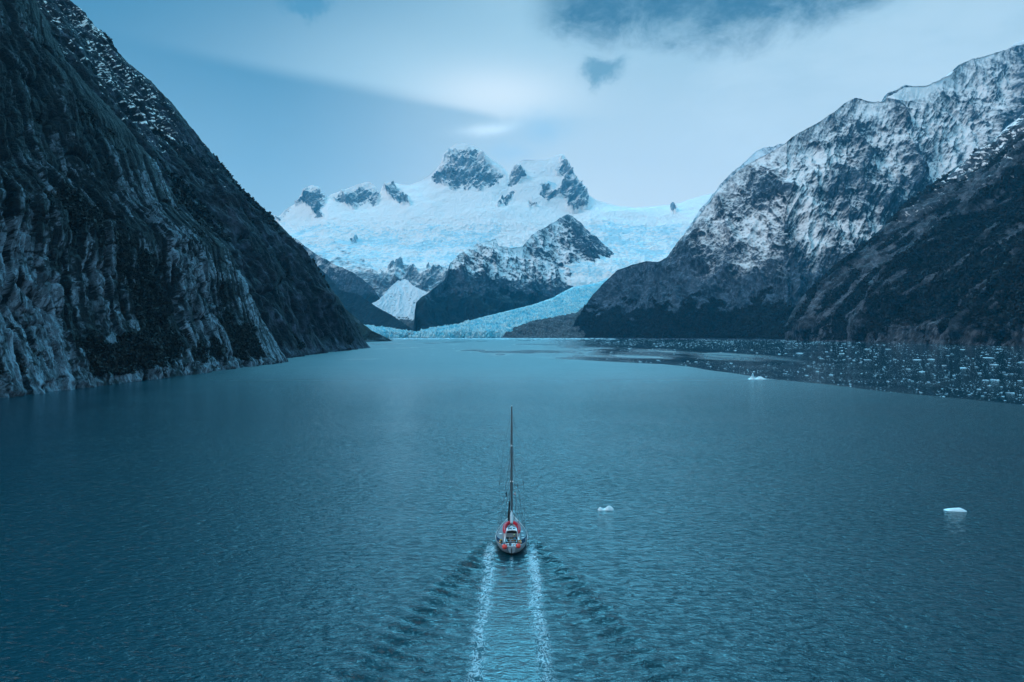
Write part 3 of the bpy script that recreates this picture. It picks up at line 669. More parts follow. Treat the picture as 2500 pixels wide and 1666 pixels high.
# ------------------------------------------------------------------ glacier
def build_glacier():
    nu, nf, ns = 900, 26, 240
    T = np.array(TOPG)
    px = np.linspace(T[0, 0], 1490, nu)
    pt = np.interp(px, T[:, 0], T[:, 1])
    Df = np.interp(px, [860, 1000, 1060, 1235, 1300, 1500], [3880, 3960, 3900, 3860, 3900, 4000]) + 30 * fbm2(px / 30, px * 0, 3)
    hf = np.interp(px, [860, 930, 1000, 1040, 1120, 1235, 1300, 1500], [38, 36, 30, 26, 40, 34, 36, 40]) * (1 + 0.35 * fbm2(px / 14, px * 0 + 3, 3))
    k = (HORIZ - pt) / FPX
    th = 0.30
    Dt = np.maximum((Df + CAM_H / th) / (1 - k / th), Df + 160)
    top = ray(px, pt, Dt)
    x = (px - CX) / FPX
    P = []
    for j in range(nf):
        f = j / (nf - 1)
        P.append(np.stack([x * Df, Df + 14 * f ** 2, -4 + (hf + 4) * f], -1))
    front = P[-1]
    for j in range(1, ns + 1):
        f = j / ns
        q = front + (top - front) * f
        q[:, 2] = front[:, 2] + (top[:, 2] - front[:, 2]) * f ** 0.85
        P.append(q)
    bk = top.copy(); bk[:, 1] += 500; bk[:, 2] -= 120; P.append(bk)
    P = np.array(P)
    X, Y, Z = P[..., 0], P[..., 1], P[..., 2]
    row = np.arange(P.shape[0])[:, None] + np.zeros((1, nu))
    fr = row < nf
    ser = np.abs(p2(X / 17 + 2 * p2(X / 60, Y / 60), Y / 30)) + 0.6 * np.abs(p2(X / 8, Y / 12 + 3)) + 0.7 * rid2(X / 40, Y / 26, 2)
    d = np.where(fr, 0, 17 * (ser - 0.7)) * (1 - 0.8 * sst(row, nf + ns - 40, nf + ns))
    Q = P.copy(); Q[..., 2] += d
    cl = 8 * (np.abs(p2(X / 13, Z / 40)) - .3) + 4 * p2(X / 5, Z / 14)
    Q[..., 1] += np.where(fr, cl * sst(row, 0, 5) , 0)
    deb = fbm2(X / 60, Y / 200, 4)
    ppx, ppy = proj(Q)
    # dirty lateral moraine on the near right side
    lat = sst(deb * 22 + ppy - np.interp(ppx, [1200, 1300, 1400, 1430, 1500], [840, 800, 764, 735, 690]), 0, 26)
    band = 0.55 * np.exp(-((ppx - 1000 + 1.2 * (ppy - 815)) / 9.0) ** 2) * (ppy > 805)
    me = grid_mesh('glacier', Q, dict(dirt=np.clip(lat + band, 0, 1), front=fr * 1.0))
    m = bpy.data.materials.new('glacier_ice'); m.use_nodes = True; t = NT(m.node_tree)
    Pn = t.n('ShaderNodeNewGeometry').outputs['Position']
    n1 = t.noise(Pn, 1 / 60, 6, 0.65, 0.5); n2 = t.noise(t.scalev(Pn, (1, 1, 0.4)), 1 / 11, 6, 0.7)
    vz = t.n('ShaderNodeTexVoronoi', {'Vector': t.scalev(Pn, (1, 0.7, 0.5)), 'Scale': 1 / 15.0}, feature='DISTANCE_TO_EDGE').outputs['Distance']
    k_ = t.m('ADD', t.m('MULTIPLY', n1, 0.6), t.m('MULTIPLY', n2, 0.4))
    colr = t.mix(t.ss(k_, 0.38, 0.62), C4((0.12, 0.72, 0.90)), C4((0.78, 1.0, 1.0)))
    colr = t.mix(t.ss(vz, 0.0, 0.12, 0.55, 0.0), colr, C4((0.04, 0.30, 0.45)))
    dv = t.m('ADD', t.attr('dirt'), t.m('MULTIPLY', t.m('SUBTRACT', n2, 0.5), 0.8))
    colr = t.mix(t.ss(dv, 0.4, 0.65), colr, t.mix(n2, C4((0.04, 0.06, 0.075)), C4((0.16, 0.20, 0.22))))
    h = t.m('ADD', n2, t.m('ADD', t.m('MULTIPLY', n1, 2.0), t.m('MULTIPLY', vz, 1.5)))
    bp = t.n('ShaderNodeBump', {'Height': h, 'Strength': 0.9, 'Distance': 14.0})
    b = t.n('ShaderNodeBsdfPrincipled', {'Base Color': colr, 'Roughness': 0.6, 'Normal': bp})
    t.n('ShaderNodeOutputMaterial', {'Surface': b})
    tag(link('glacier', me, m), 'turquoise glacier tongue ending in a cliff of ice at the waterline', None, None, 'structure')
build_glacier()
mM = terrain_mat('moraine_rubble', 3.5, (0.03, 0.042, 0.05), (0.21, 0.25, 0.27), stretch=(1, 1, 1), snow_k=1.2, bump=1.5)
mountain('moraine', [(1220, 3800), (1420, 3700)], [(1222, 827), (1228, 822), (1236, 810), (1250, 803), (1272, 793), (1304, 783), (1351, 774), (1385, 768), (1405, 764), (1425, 752), (1440, 740)], 22, 260, 120,
    [(60, 9), (24, 8), (10, 5)], mM, 'grey heap of moraine rubble beside the glacier front', 12.0, prof=0.75, crest_keep=0.7, iso=0.6, tonef=ntone(0.1, 0.4, 60), zfoot=-3, env_foot=0.2)

# ------------------------------------------------------------------ water
EDGE_ICE = np.array([(1000, 868), (1150, 870), (1300, 874), (1402, 879), (1530, 886), (1619, 890), (1683, 896), (1734, 905), (1785, 911), (1900, 928), (2028, 940), (2130, 954), (2232, 963), (2334, 973), (2500, 990), (2900, 1030)], float)
BX, BY0 = -0.05, 94.2          # sailboat: centre line and stern
def build_water():
    ang = np.concatenate([np.linspace(-80, -42, 60)[:-1], np.linspace(-42, 42, 1000), np.linspace(42, 80, 60)[1:]])
    ang = np.radians(ang)
    Yr = np.concatenate([[-60, -20, 5, 20, 35], np.exp(np.linspace(math.log(48), math.log(260), 640)), np.exp(np.linspace(math.log(260), math.log(4300), 420))[1:]])
    tn = np.tan(np.clip(ang, -1.4, 1.4))
    X = np.maximum(Yr, 30)[:, None] * tn[None, :]; Y = Yr[:, None] + 0 * X
    X = np.clip(X, -2600, 2600)
    Z = np.zeros(X.shape)
    # wind waves near the camera
    near = sst(Y, 420, 150)
    Z += near * (0.050 * fbm2(X / 2.0 + 0.1 * Y, Y / 1.1, 3) + 0.030 * fbm2(X / 5.5, Y / 3.0 + 4, 2))
    # wake: smooth lane and two diverging wave trains
    xs = X - BX; back = (BY0 + 9.5) - Y
    lane = sst(np.abs(xs), 3.1, 1.9) * sst(Y, BY0 + 4, BY0 - 1)
    Z *= 1 - 0.72 * lane
    for sgn in (-1, 1):
        arm = 2.4 + 0.255 * back
        off = xs * sgn - arm
        en = np.exp(-(off / (1.1 + 0.04 * back)) ** 2) * sst(back, 0, 5) * np.exp(-np.maximum(back, 0) / 70)
        ph = (0.40 * xs * sgn + 0.90 * back) * 2.5 + 1.2 * fbm2(X / 6, Y / 6 + sgn, 2)
        Z += 0.44 * en * np.sin(ph) * (0.80 + 0.6 * fbm2(X / 3.6 + 5, Y / 1.8, 3))
        en2 = np.exp(-((xs * sgn - arm * 0.62) / (0.8 + 0.05 * back)) ** 2) * sst(back, 3, 12) * np.exp(-np.maximum(back, 0) / 45)
        Z += 0.14 * en2 * np.sin(ph * 1.5 + 1)
    # transverse stern waves
    Z += 0.02 * np.exp(-(xs / 3.0) ** 2) * np.sin(back * 1.25 + 2 * fbm2(X / 5, Y / 5, 2)) * sst(back, 12, 20) * np.exp(-np.maximum(back, 0) / 60)
    # foam bands
    foam = np.zeros(X.shape)
    for sgn, c0 in ((-1, 3.0), (1, 2.85)):
        cen = c0 + 0.006 * back + 0.35 * p2(Y / 9 + sgn * 7, Y * 0) + 0.22 * p2(Y / 3.3 + 3 * sgn, Y * 0)
        wd = 0.80 + 0.014 * np.clip(back, 0, 50) * 0.6
        band = np.exp(-((xs * sgn - cen) / wd) ** 2) * sst(back, 0.5, 6)
        foam = np.maximum(foam, band * (1 - 0.35 * sst(back, 8, 50)) * (0.70 + 0.35 * fbm2(X / 1.2, Y / 1.6, 3)))
    foam = np.maximum(foam, 0.45 * np.exp(-(xs / 0.35) ** 2) * sst(Y, BY0 + 1, BY0 - 1) * sst(Y, BY0 - 9, BY0 - 2))
    Z += 0.03 * foam * fbm2(X / 0.6, Y / 0.6, 2)
    # calm, ice-choked water towards the right shore and in the lee of the walls
    px, py = proj(np.stack([X, Y, 0 * X], -1))
    ye = np.interp(px, EDGE_ICE[:, 0], EDGE_ICE[:, 1])
    n = fbm2(X / 90, Y / 160, 4)
    c = sst(ye - py, -0.6, 1.2) * sst(px, 1280, 1460)
    band = sst(py + 6 * n - np.interp(px, [1250, 1500, 1700, 1900, 2100], [840, 846, 855, 868, 900]), 0, 6) * sst(np.interp(px, [1300, 1500, 1650, 1800, 1950, 2100], [874, 876, 880, 884, 886, 880]) - py, 0, 5)
    c = c * (1 - 0.60 * band * sst(fbm2(X / 60 + 9, Y / 260, 4), -0.35, 0.25)) - 0.35 * np.abs(n) * c
    strk = sst(fbm2(X / 140 + 3, Y / 420, 3), 0.12, 0.4) * sst(Y, 650, 900) * sst(px, 700, 900) * 0.75
    lee = sst(-px + np.interp(py, [830, 880, 974, 1100, 1400], [900, 640, 330, 150, -200]), -60, 160) * 0.55
    calm = np.clip(np.maximum(np.maximum(c, strk * (py < 880)), lee), 0, 1)
    calm = np.maximum(calm, 0.80 * lane)
    me = grid_mesh('water', np.stack([X, Y, Z], -1), dict(foam=foam, calm=calm, far=sst(Y, 130, 700)))
    m = bpy.data.materials.new('fjord_water'); m.use_nodes = True; t = NT(m.node_tree)
    P = t.n('ShaderNodeNewGeometry').outputs['Position']
    cam_ = t.attr('calm')
    q1 = t.noise(t.scalev(P, (0.65, 1.2, 1)), 2.3, 3, 0.6, 0.4)
    q2 = t.noise(t.scalev(P, (0.55, 1.25, 1)), 0.95, 4, 0.6, 0.5)
    q2 = t.m('SUBTRACT', q2, t.m('MULTIPLY', t.m('ABSOLUTE', t.m('SUBTRACT', q2, 0.5)), 0.7))
    q3 = t.noise(P, 0.02, 3, 0.6)
    gust = t.ss(q3, 0.3, 0.7, 0.75, 1.2)
    h = t.m('ADD', t.m('MULTIPLY', q1, 0.22), t.m('MULTIPLY', q2, 0.60))
    st_ = t.m('MULTIPLY', t.m('MULTIPLY', gust, t.m('SUBTRACT', 1.0, t.m('MULTIPLY', cam_, 0.88))), 0.75)
    bp = t.n('ShaderNodeBump', {'Height': h, 'Strength': 1.0, 'Distance': t.m('MULTIPLY', st_, 0.85)})
    fa = t.attr('foam')
    fn = t.noise(t.scalev(P, (1.0, 0.8, 1)), 0.95, 5, 0.66, 2.0)
    fr = t.m('ABSOLUTE', t.m('SUBTRACT', fn, 0.5))
    lace = t.ss(fr, 0.10, 0.0)
    ff = t.m('MULTIPLY', t.ss(t.m('ADD', fa, t.m('MULTIPLY', t.m('SUBTRACT', lace, 0.55), 0.75)), 0.42, 0.95), 0.8)
    body = t.mix(t.ss(fa, 0.0, 1.0, 0.0, 0.5), C4((0.0003, 0.033, 0.048)), C4((0.02, 0.13, 0.17)))
    colr = t.mix(ff, body, C4((0.50, 0.62, 0.68)))
    rg = t.m('ADD', t.m('ADD', 0.07, t.m('MULTIPLY', t.m('SUBTRACT', 1.0, cam_), t.m('ADD', 0.03, t.m('MULTIPLY', t.attr('far'), 0.30)))), t.m('MULTIPLY', ff, 0.5))
    b = t.n('ShaderNodeBsdfPrincipled', {'Base Color': colr, 'Roughness': rg, 'IOR': 1.333, 'Normal': bp})
    t.n('ShaderNodeOutputMaterial', {'Surface': b})
    tag(link('water', me, m), 'rippled teal fjord water', None, None, 'structure')
build_water()
# ------------------------------------------------------------------ object materials
def pmat(name, col, rough=0.5, metal=0.0, var=0.25, scale=6.0, bump=0.0, coat=0.0):
    m = bpy.data.materials.new(name); m.use_nodes = True; t = NT(m.node_tree)
    P = t.n('ShaderNodeTexCoord').outputs['Object']
    nz = t.noise(P, scale, 5, 0.65)
    c = t.mix(t.ss(nz, 0.3, 0.7), C4(tuple(v * (1 - var) for v in col)), C4(tuple(min(v * (1 + var * 0.5), 1) for v in col)))
    ins = {'Base Color': c, 'Roughness': t.ss(nz, 0.2, 0.8, rough * 0.85, min(rough * 1.2, 1)), 'Metallic': metal}
    if bump: ins['Normal'] = t.n('ShaderNodeBump', {'Height': nz, 'Strength': 0.6, 'Distance': bump})
    b = t.n('ShaderNodeBsdfPrincipled', ins)
    t.n('ShaderNodeOutputMaterial', {'Surface': b})
    return m
M = dict(
    hull=pmat('hull_aluminium', (0.36, 0.42, 0.46), 0.45, 0.25, 0.2, 2.0),
    deck=pmat('deck_grey', (0.20, 0.24, 0.27), 0.8, 0, 0.25, 4.0, 0.003),
    white=pmat('white_paint', (0.78, 0.80, 0.82), 0.4, 0, 0.12, 5.0),
    alloy=pmat('mast_alloy', (0.11, 0.14, 0.16), 0.45, 0.3, 0.2, 3.0),
    sail=pmat('furled_sail', (0.42, 0.44, 0.47), 0.85, 0, 0.2, 8.0, 0.02),
    wire=pmat('rig_wire', (0.10, 0.12, 0.14), 0.4, 0.6, 0.1, 5.0),
    steel=pmat('rail_steel', (0.40, 0.43, 0.46), 0.3, 0.8, 0.1, 5.0),
    dark=pmat('dark_interior', (0.012, 0.013, 0.015), 0.7, 0, 0.3, 5.0),
    glass=pmat('dark_window', (0.008, 0.012, 0.018), 0.08, 0, 0.2, 3.0),
    red=pmat('red_fabric', (0.68, 0.010, 0.030), 0.55, 0, 0.35, 5.0, 0.01),
    orange=pmat('orange_vinyl', (0.95, 0.08, 0.06), 0.42, 0, 0.2, 4.0),
    blue=pmat('blue_canvas', (0.010, 0.075, 0.16), 0.85, 0, 0.25, 4.0, 0.005),
    yellow=pmat('yellow_foam', (0.62, 0.30, 0.03), 0.7, 0, 0.2, 5.0),
    wood=pmat('varnished_wood', (0.36, 0.25, 0.12), 0.5, 0, 0.3, 7.0),
    black=pmat('black_cloth', (0.010, 0.012, 0.016), 0.85, 0, 0.3, 9.0, 0.006),
    navy=pmat('navy_cloth', (0.006, 0.022, 0.040), 0.85, 0, 0.3, 9.0),
    cyan=pmat('light_blue_cloth', (0.06, 0.30, 0.44), 0.8, 0, 0.25, 9.0),
    lime=pmat('lime_knit', (0.50, 0.62, 0.32), 0.9, 0, 0.2, 12.0),
    skin=pmat('skin', (0.55, 0.36, 0.28), 0.55, 0, 0.1, 9.0),
    hair=pmat('brown_hair', (0.05, 0.03, 0.02), 0.6, 0, 0.2, 30.0),
    flagred=pmat('red_flag_cloth', (0.45, 0.03, 0.06), 0.85, 0, 0.2, 5.0),
    lamp=pmat('lamp_white', (0.88, 0.92, 0.95), 0.3, 0, 0.05, 5.0),
)
def ice_mat(name, s, low=(0.14, 0.46, 0.60), top=(0.62, 0.76, 0.82)):
    m = bpy.data.materials.new(name); m.use_nodes = True; t = NT(m.node_tree)
    tcn = t.n('ShaderNodeTexCoord').outputs['Object']
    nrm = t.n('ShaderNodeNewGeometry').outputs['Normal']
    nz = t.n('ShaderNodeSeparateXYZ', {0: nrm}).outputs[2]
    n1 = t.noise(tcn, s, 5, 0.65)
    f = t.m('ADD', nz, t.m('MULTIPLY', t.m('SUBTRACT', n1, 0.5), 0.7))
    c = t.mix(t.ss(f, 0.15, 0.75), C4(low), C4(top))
    bp = t.n('ShaderNodeBump', {'Height': n1, 'Strength': 0.7, 'Distance': 0.25 / s})
    b = t.n('ShaderNodeBsdfPrincipled', {'Base Color': c, 'Roughness': 0.35, 'Normal': bp})
    t.n('ShaderNodeOutputMaterial', {'Surface': b})
    return m

class MB:
    def __init__(s): s.v = []; s.f = []
    def add(s, v, f):
        o = len(s.v); s.v += [tuple(p) for p in v]; s.f += [tuple(i + o for i in q) for q in f]; return s
    def box(s, c, d, bev=0.0, rz=0.0, taper=1.0):
        x, y, z = d[0] / 2, d[1] / 2, d[2] / 2
        ca, sa = math.cos(rz), math.sin(rz)
        def rect(k, zz): return [(-x * k, -y * k, zz), (x * k, -y * k, zz), (x * k, y * k, zz), (-x * k, y * k, zz)]
        b = min(bev, x * .45, y * .45, z * .45)
        rings = []
        def ring(ix, zz, tp):
            xx, yy = (x - ix) * tp, (y - ix) * tp; bb = max(b * tp, 1e-4)
            return [(-xx + bb, -yy, zz), (xx - bb, -yy, zz), (xx, -yy + bb, zz), (xx, yy - bb, zz), (xx - bb, yy, zz), (-xx + bb, yy, zz), (-xx, yy - bb, zz), (-xx, -yy + bb, zz)]
        if b > 0: rings = [ring(b, -z, 1), ring(0, -z + b, 1), ring(0, z - b, taper), ring(b, z, taper)]
        else: rings = [rect(1, -z), rect(taper, z)]
        rings = [[(c[0] + p[0] * ca - p[1] * sa, c[1] + p[0] * sa + p[1] * ca, c[2] + p[2]) for p in r] for r in rings]
        return s.loft(rings, True, True)
    def loft(s, rings, closed=True, caps=True):
        n = len(rings[0]); v = [p for r in rings for p in r]; f = []
        for i in range(len(rings) - 1):
            for j in range(n if closed else n - 1):
                k = (j + 1) % n
                f.append((i * n + j, i * n + k, (i + 1) * n + k, (i + 1) * n + j))
        if caps and closed:
            f.append(tuple(range(n - 1, -1, -1))); f.append(tuple((len(rings) - 1) * n + j for j in range(n)))
        return s.add(v, f)
    def tube(s, pts, r, seg=8, caps=True):
        pts = [Vector(p) for p in pts]; rs = r if isinstance(r, (list, tuple)) else [r] * len(pts)
        rings = []; up = None
        for i, p in enumerate(pts):
            t = (pts[min(i + 1, len(pts) - 1)] - pts[max(i - 1, 0)]).normalized()
            if up is None:
                up = Vector((0, 0, 1)) if abs(t.z) < 0.9 else Vector((1, 0, 0))
            a = t.cross(up).normalized(); b = a.cross(t).normalized(); up = b
            rings.append([p + (a * math.cos(2 * math.pi * k / seg) + b * math.sin(2 * math.pi * k / seg)) * rs[i] for k in range(seg)])
        return s.loft(rings, True, caps)
    def ball(s, c, r, nu=20, nv=12, sc=(1, 1, 1)):
        rings = []
        for i in range(1, nv):
            a = math.pi * i / nv
            rings.append([(c[0] + r * sc[0] * math.sin(a) * math.cos(2 * math.pi * j / nu), c[1] + r * sc[1] * math.sin(a) * math.sin(2 * math.pi * j / nu), c[2] + r * sc[2] * math.cos(a)) for j in range(nu)])
        return s.loft(rings[::-1], True, True)
    def build(s, name, mat, parent=None, smooth=True, recalc=True, loc=None):
        me = bpy.data.meshes.new(name); me.from_pydata([tuple(p) for p in s.v], [], s.f); me.update()
        if recalc:
            bm = bmesh.new(); bm.from_mesh(me); bmesh.ops.recalc_face_normals(bm, faces=bm.faces); bm.to_mesh(me); bm.free()
        if smooth:
            me.polygons.foreach_set('use_smooth', [True] * len(me.polygons))
            me.set_sharp_from_angle(angle=R(40))
        o = link(name, me, mat, parent)
        if loc: o.location = loc
        return o
def empty(name, loc, rz=0.0):
    o = bpy.data.objects.new(name, None); COL.objects.link(o); o.location = loc; o.rotation_euler = (0, 0, rz); o.empty_display_size = 0.3
    return o

# ------------------------------------------------------------------ the sailing yacht
YACHT = Vector((BX, BY0, 0.0))
boat = empty('sailboat', YACHT)
tag(boat, 'grey hulled sailing yacht with one tall bare mast motoring up the fjord', 'sailboat')
HB = [(0, .50), (.35, .86), (.9, 1.28), (1.6, 1.68), (2.6, 2.05), (3.8, 2.27), (5.5, 2.36), (7.2, 2.25), (9, 1.95), (10.6, 1.53), (12, 1.10), (13.4, .62), (14.4, .27), (15.2, .03)]
def hb(y): return float(np.interp(y, [p[0] for p in HB], [p[1] for p in HB]))
def sheer(y): return float(np.interp(y, [0, 3, 6, 9, 12, 15.2], [1.28, 1.22, 1.22, 1.32, 1.50, 1.78]))
def keelz(y): return float(np.interp(y, [0, .5, 1.2, 2.4, 4, 7, 11, 13.5, 14.7, 15.2], [.42, .22, .02, -.25, -.5, -.7, -.6, -.35, .1, .8]))
ys = np.concatenate([np.linspace(0, 2, 12), np.linspace(2, 13, 26)[1:], np.linspace(13, 15.2, 12)[1:]])
def hull_section(y):
    b, zt, zk = hb(y), sheer(y), keelz(y)
    pts = []
    for t in np.linspace(0, 1, 9):
        a = t * math.pi / 2
        pts.append((b * (math.cos(a) ** 0.55) * (1 - 0.06 * t), zt + (zk - zt) * (math.sin(a) ** 1.25)))
    return pts
rings = []
for y in ys:
    h = hull_section(y)
    rings.append([(x, y, z) for x, z in h] + [(-x, y, z) for x, z in h[-2::-1]])
mb = MB(); mb.loft(rings, closed=False, caps=False)
n = len(rings[0]); mb.f.append(tuple(range(n)))
mb.build('hull', M['hull'], boat)
# deck with the cockpit well left open
CW, C0, C1, CZ = 0.86, 1.15, 4.25, 0.62
dk = MB()
def dz(y, x): return sheer(y) - 0.03 + 0.07 * (1 - min(abs(x) / max(hb(y), .05), 1) ** 2)
def deck_strip(y0, y1, xf0, xf1, nn=16, m=5):
    g = []
    for y in np.linspace(y0, y1, nn):
        a, b = xf0(y), xf1(y)
        g.append([(a + (b - a) * k / m, y, dz(y, a + (b - a) * k / m)) for k in range(m + 1)])
    dk.loft(g, closed=False, caps=False)
edge_ = lambda y: hb(y) * 0.995
deck_strip(0.0, C0, lambda y: -edge_(y), edge_, 8, 8)
deck_strip(C0, C1, lambda y: -edge_(y), lambda y: -CW)
deck_strip(C0, C1, lambda y: CW, edge_)
deck_strip(C1, 15.2, lambda y: -edge_(y), edge_, 40, 10)
dko = dk.build('deck', M['deck'], boat)
rail = MB()
for s in (-1, 1):
    rail.tube([(s * hb(y) * 0.99, y, sheer(y) + 0.035) for y in ys], 0.042, 6)
rail.build('toe_rail', M['white'], boat)
ck = MB()
ck.add([(-CW, C0, CZ), (CW, C0, CZ), (CW, C1, CZ), (-CW, C1, CZ)], [(0, 1, 2, 3)])
for a, b in (((-CW, C0), (-CW, C1)), ((CW, C1), (CW, C0)), ((CW, C0), (-CW, C0)), ((-CW, C1), (CW, C1))):
    ck.add([(a[0], a[1], CZ), (b[0], b[1], CZ), (b[0], b[1], 1.36), (a[0], a[1], 1.36)], [(0, 1, 2, 3)])
ck.build('cockpit', M['dark'], boat, smooth=False)
for s in (-1, 1):
    MB().box((s * 0.66, 2.75, 0.82), (0.36, 2.3, 0.34), 0.03).build('cockpit_bench', M['dark'], boat)
    MB().box((s * 1.0, 3.0, 1.42), (0.20, 2.9, 0.30), 0.05).build('cockpit_coaming', M['white'], boat)
MB().box((0, 1.02, 1.38), (1.9, 0.16, 0.16), 0.04).build('cockpit_coaming', M['white'], boat)
# companionway, wheel, engine box, ladder of varnished wood
MB().box((0, 4.18, 1.0), (0.62, 0.08, 0.72), 0.02).build('companionway', M['glass'], boat)
for s in (-1, 1):
    MB().tube([(s * 0.36 - .12, 1.65, 0.68), (s * 0.14 - .12, 2.9, 1.72)], 0.045, 6).build('wooden_post', M['wood'], boat)
MB().box((-.12, 2.5, 0.85), (0.55, 0.5, 0.45), 0.05).build('engine_box', M['blue'], boat)
wh = MB()
ringp = [(-.12 + 0.36 * math.cos(a), 2.86, 1.48 + 0.36 * math.sin(a)) for a in np.linspace(0, 2 * math.pi, 25)]
wh.tube(ringp, 0.02, 6)
for a in np.linspace(0, math.pi, 4)[:-1]:
    wh.tube([(-.12 + 0.36 * math.cos(a), 2.86, 1.48 + 0.36 * math.sin(a)), (-.12 - 0.36 * math.cos(a), 2.86, 1.48 - 0.36 * math.sin(a))], 0.012, 5)
wh.build('steering_wheel', M['steel'], boat)
MB().box((-.12, 3.0, 1.05), (0.18, 0.2, 0.86), 0.03).build('steering_pedestal', M['white'], boat)
# coachroof with windows and hatches
cr = MB()
rr = []
for y, wd, zt in ((4.3, 1.14, .62), (5.2, 1.20, .66), (7.0, 1.16, .62), (8.6, 1.0, .52), (9.8, .80, .38), (10.6, .55, .14)):
    z0 = sheer(y) + 0.0
    rr.append([(-wd, y, z0), (-wd * .93, y, z0 + zt * .8), (-wd * .80, y, z0 + zt), (0, y, z0 + zt + .07), (wd * .80, y, z0 + zt), (wd * .93, y, z0 + zt * .8), (wd, y, z0)])
cr.loft(rr, closed=True, caps=True)
coach = cr.build('coachroof', M['white'], boat)
for s in (-1, 1):
    for y in (5.4, 6.7, 8.0):
        wd = float(np.interp(y, [5.2, 7, 8.6], [1.2, 1.16, 1.0]))
        MB().box((s * (wd * .965 + .012), y, sheer(y) + 0.33), (0.03, 0.75, 0.2), 0.01).build('cabin_window', M['glass'], coach)
for y, sx_ in ((11.6, .62), (8.9, .5)):
    z = dz(y, 0) if y > 11 else sheer(y) + .57
    MB().box((0, y, z + .05), (sx_, sx_, .09), 0.03).build('deck_hatch', M['glass'], boat)
for s, x, y in ((1, 1.62, 5.6), (1, 1.62, 4.4), (-1, 1.62, 6.3), (1, 1.5, 7.4)):
    MB().box((s * x, y, dz(y, x) + .03), (0.42, 0.34, .05), 0.02).build('deck_vent', M['white'], boat)
# hard dodger: white arch open towards the cockpit
dg = MB(); rings = []
for y, wd, zt in ((3.35, .82, 2.58), (3.9, .84, 2.66), (4.6, .82, 2.64), (5.15, .76, 2.28), (5.45, .74, 1.95)):
    z0 = 1.40
    prof = [(-wd * 1.06, z0), (-wd * 1.0, z0 + (zt - z0) * .72), (-wd * .92, z0 + (zt - z0) * .93), (-wd * .75, zt), (0, zt + .05), (wd * .75, zt), (wd * .92, z0 + (zt - z0) * .93), (wd * 1.0, z0 + (zt - z0) * .72), (wd * 1.06, z0)]
    inn = [(x * .93, z - .06 if z > z0 + .1 else z) for x, z in prof]
    rings.append([(x, y, z) for x, z in prof] + [(x, y, z) for x, z in inn[::-1]])
dg.loft(rings, closed=True, caps=True)
dodger = dg.build('dodger', M['white'], boat)
rim = MB(); rim.tube([(x * .82, 3.33, z) for x, z in [(-1.06, 1.4), (-1.0, 2.28), (-.92, 2.53), (-.75, 2.62), (0, 2.67), (.75, 2.62), (.92, 2.53), (1.0, 2.28), (1.06, 1.4)]], 0.055, 8)
rim.build('dodger_rim', M['white'], dodger)
for s in (-1, 1):
    MB().box((s * 0.37, 5.33, 2.12), (0.58, 0.05, 0.34), 0.02).build('dodger_window', M['glass'], dodger)
    MB().box((s * .86, 4.2, 2.0), (0.03, 1.0, 0.40), 0.01).build('dodger_window', M['glass'], dodger)
MB().box((.36, 3.98, 2.725), (0.36, 0.34, .05), 0.02).build('dodger_hatch', M['glass'], dodger)
MB().box((-.28, 4.0, 2.715), (0.62, 0.6, .03), 0.012).build('solar_panel', pmat('solar_cells', (0.10, 0.17, 0.22), 0.25), dodger)
# stern platform, gantry and pushpit
st = MB()
st.box((0, .62, 1.33), (1.15, .95, .06), 0.02)
st.build('stern_grating', M['hull'], boat)
g = MB()
for s in (-1, 1):
    g.tube([(s * .62, .18, 1.3), (s * .62, .18, 1.95)], .025, 6)
    g.tube([(s * .80, 1.0, 1.45), (s * .80, 1.0, 2.05)], .025, 6)
    g.tube([(s * .62, .18, 1.95), (s * .80, 1.0, 2.05)], .025, 6)
g.tube([(-.62, .18, 1.95), (.62, .18, 1.95)], .025, 6); g.tube([(-.80, 1.0, 2.05), (.80, 1.0, 2.05)], .03, 6); g.tube([(-.62, .18, 1.6), (.62, .18, 1.6)], .02, 6)
g.build('pushpit', M['steel'], boat)
MB().box((0, .08, 1.36), (0.95, .09, .09), 0.02).build('stern_rail', M['white'], boat)
MB().box((0.30, .42, 1.52), (0.22, .30, .34), 0.03).build('stern_locker', M['white'], boat)
MB().box((-.22, .5, 1.47), (0.34, .36, .22), 0.03).build('stern_locker', M['navy'], boat)
MB().tube([(0, 0.02, 1.1), (0, -.06, .2), (0, .1, -.4)], .06, 8).build('rudder_stock', M['dark'], boat)
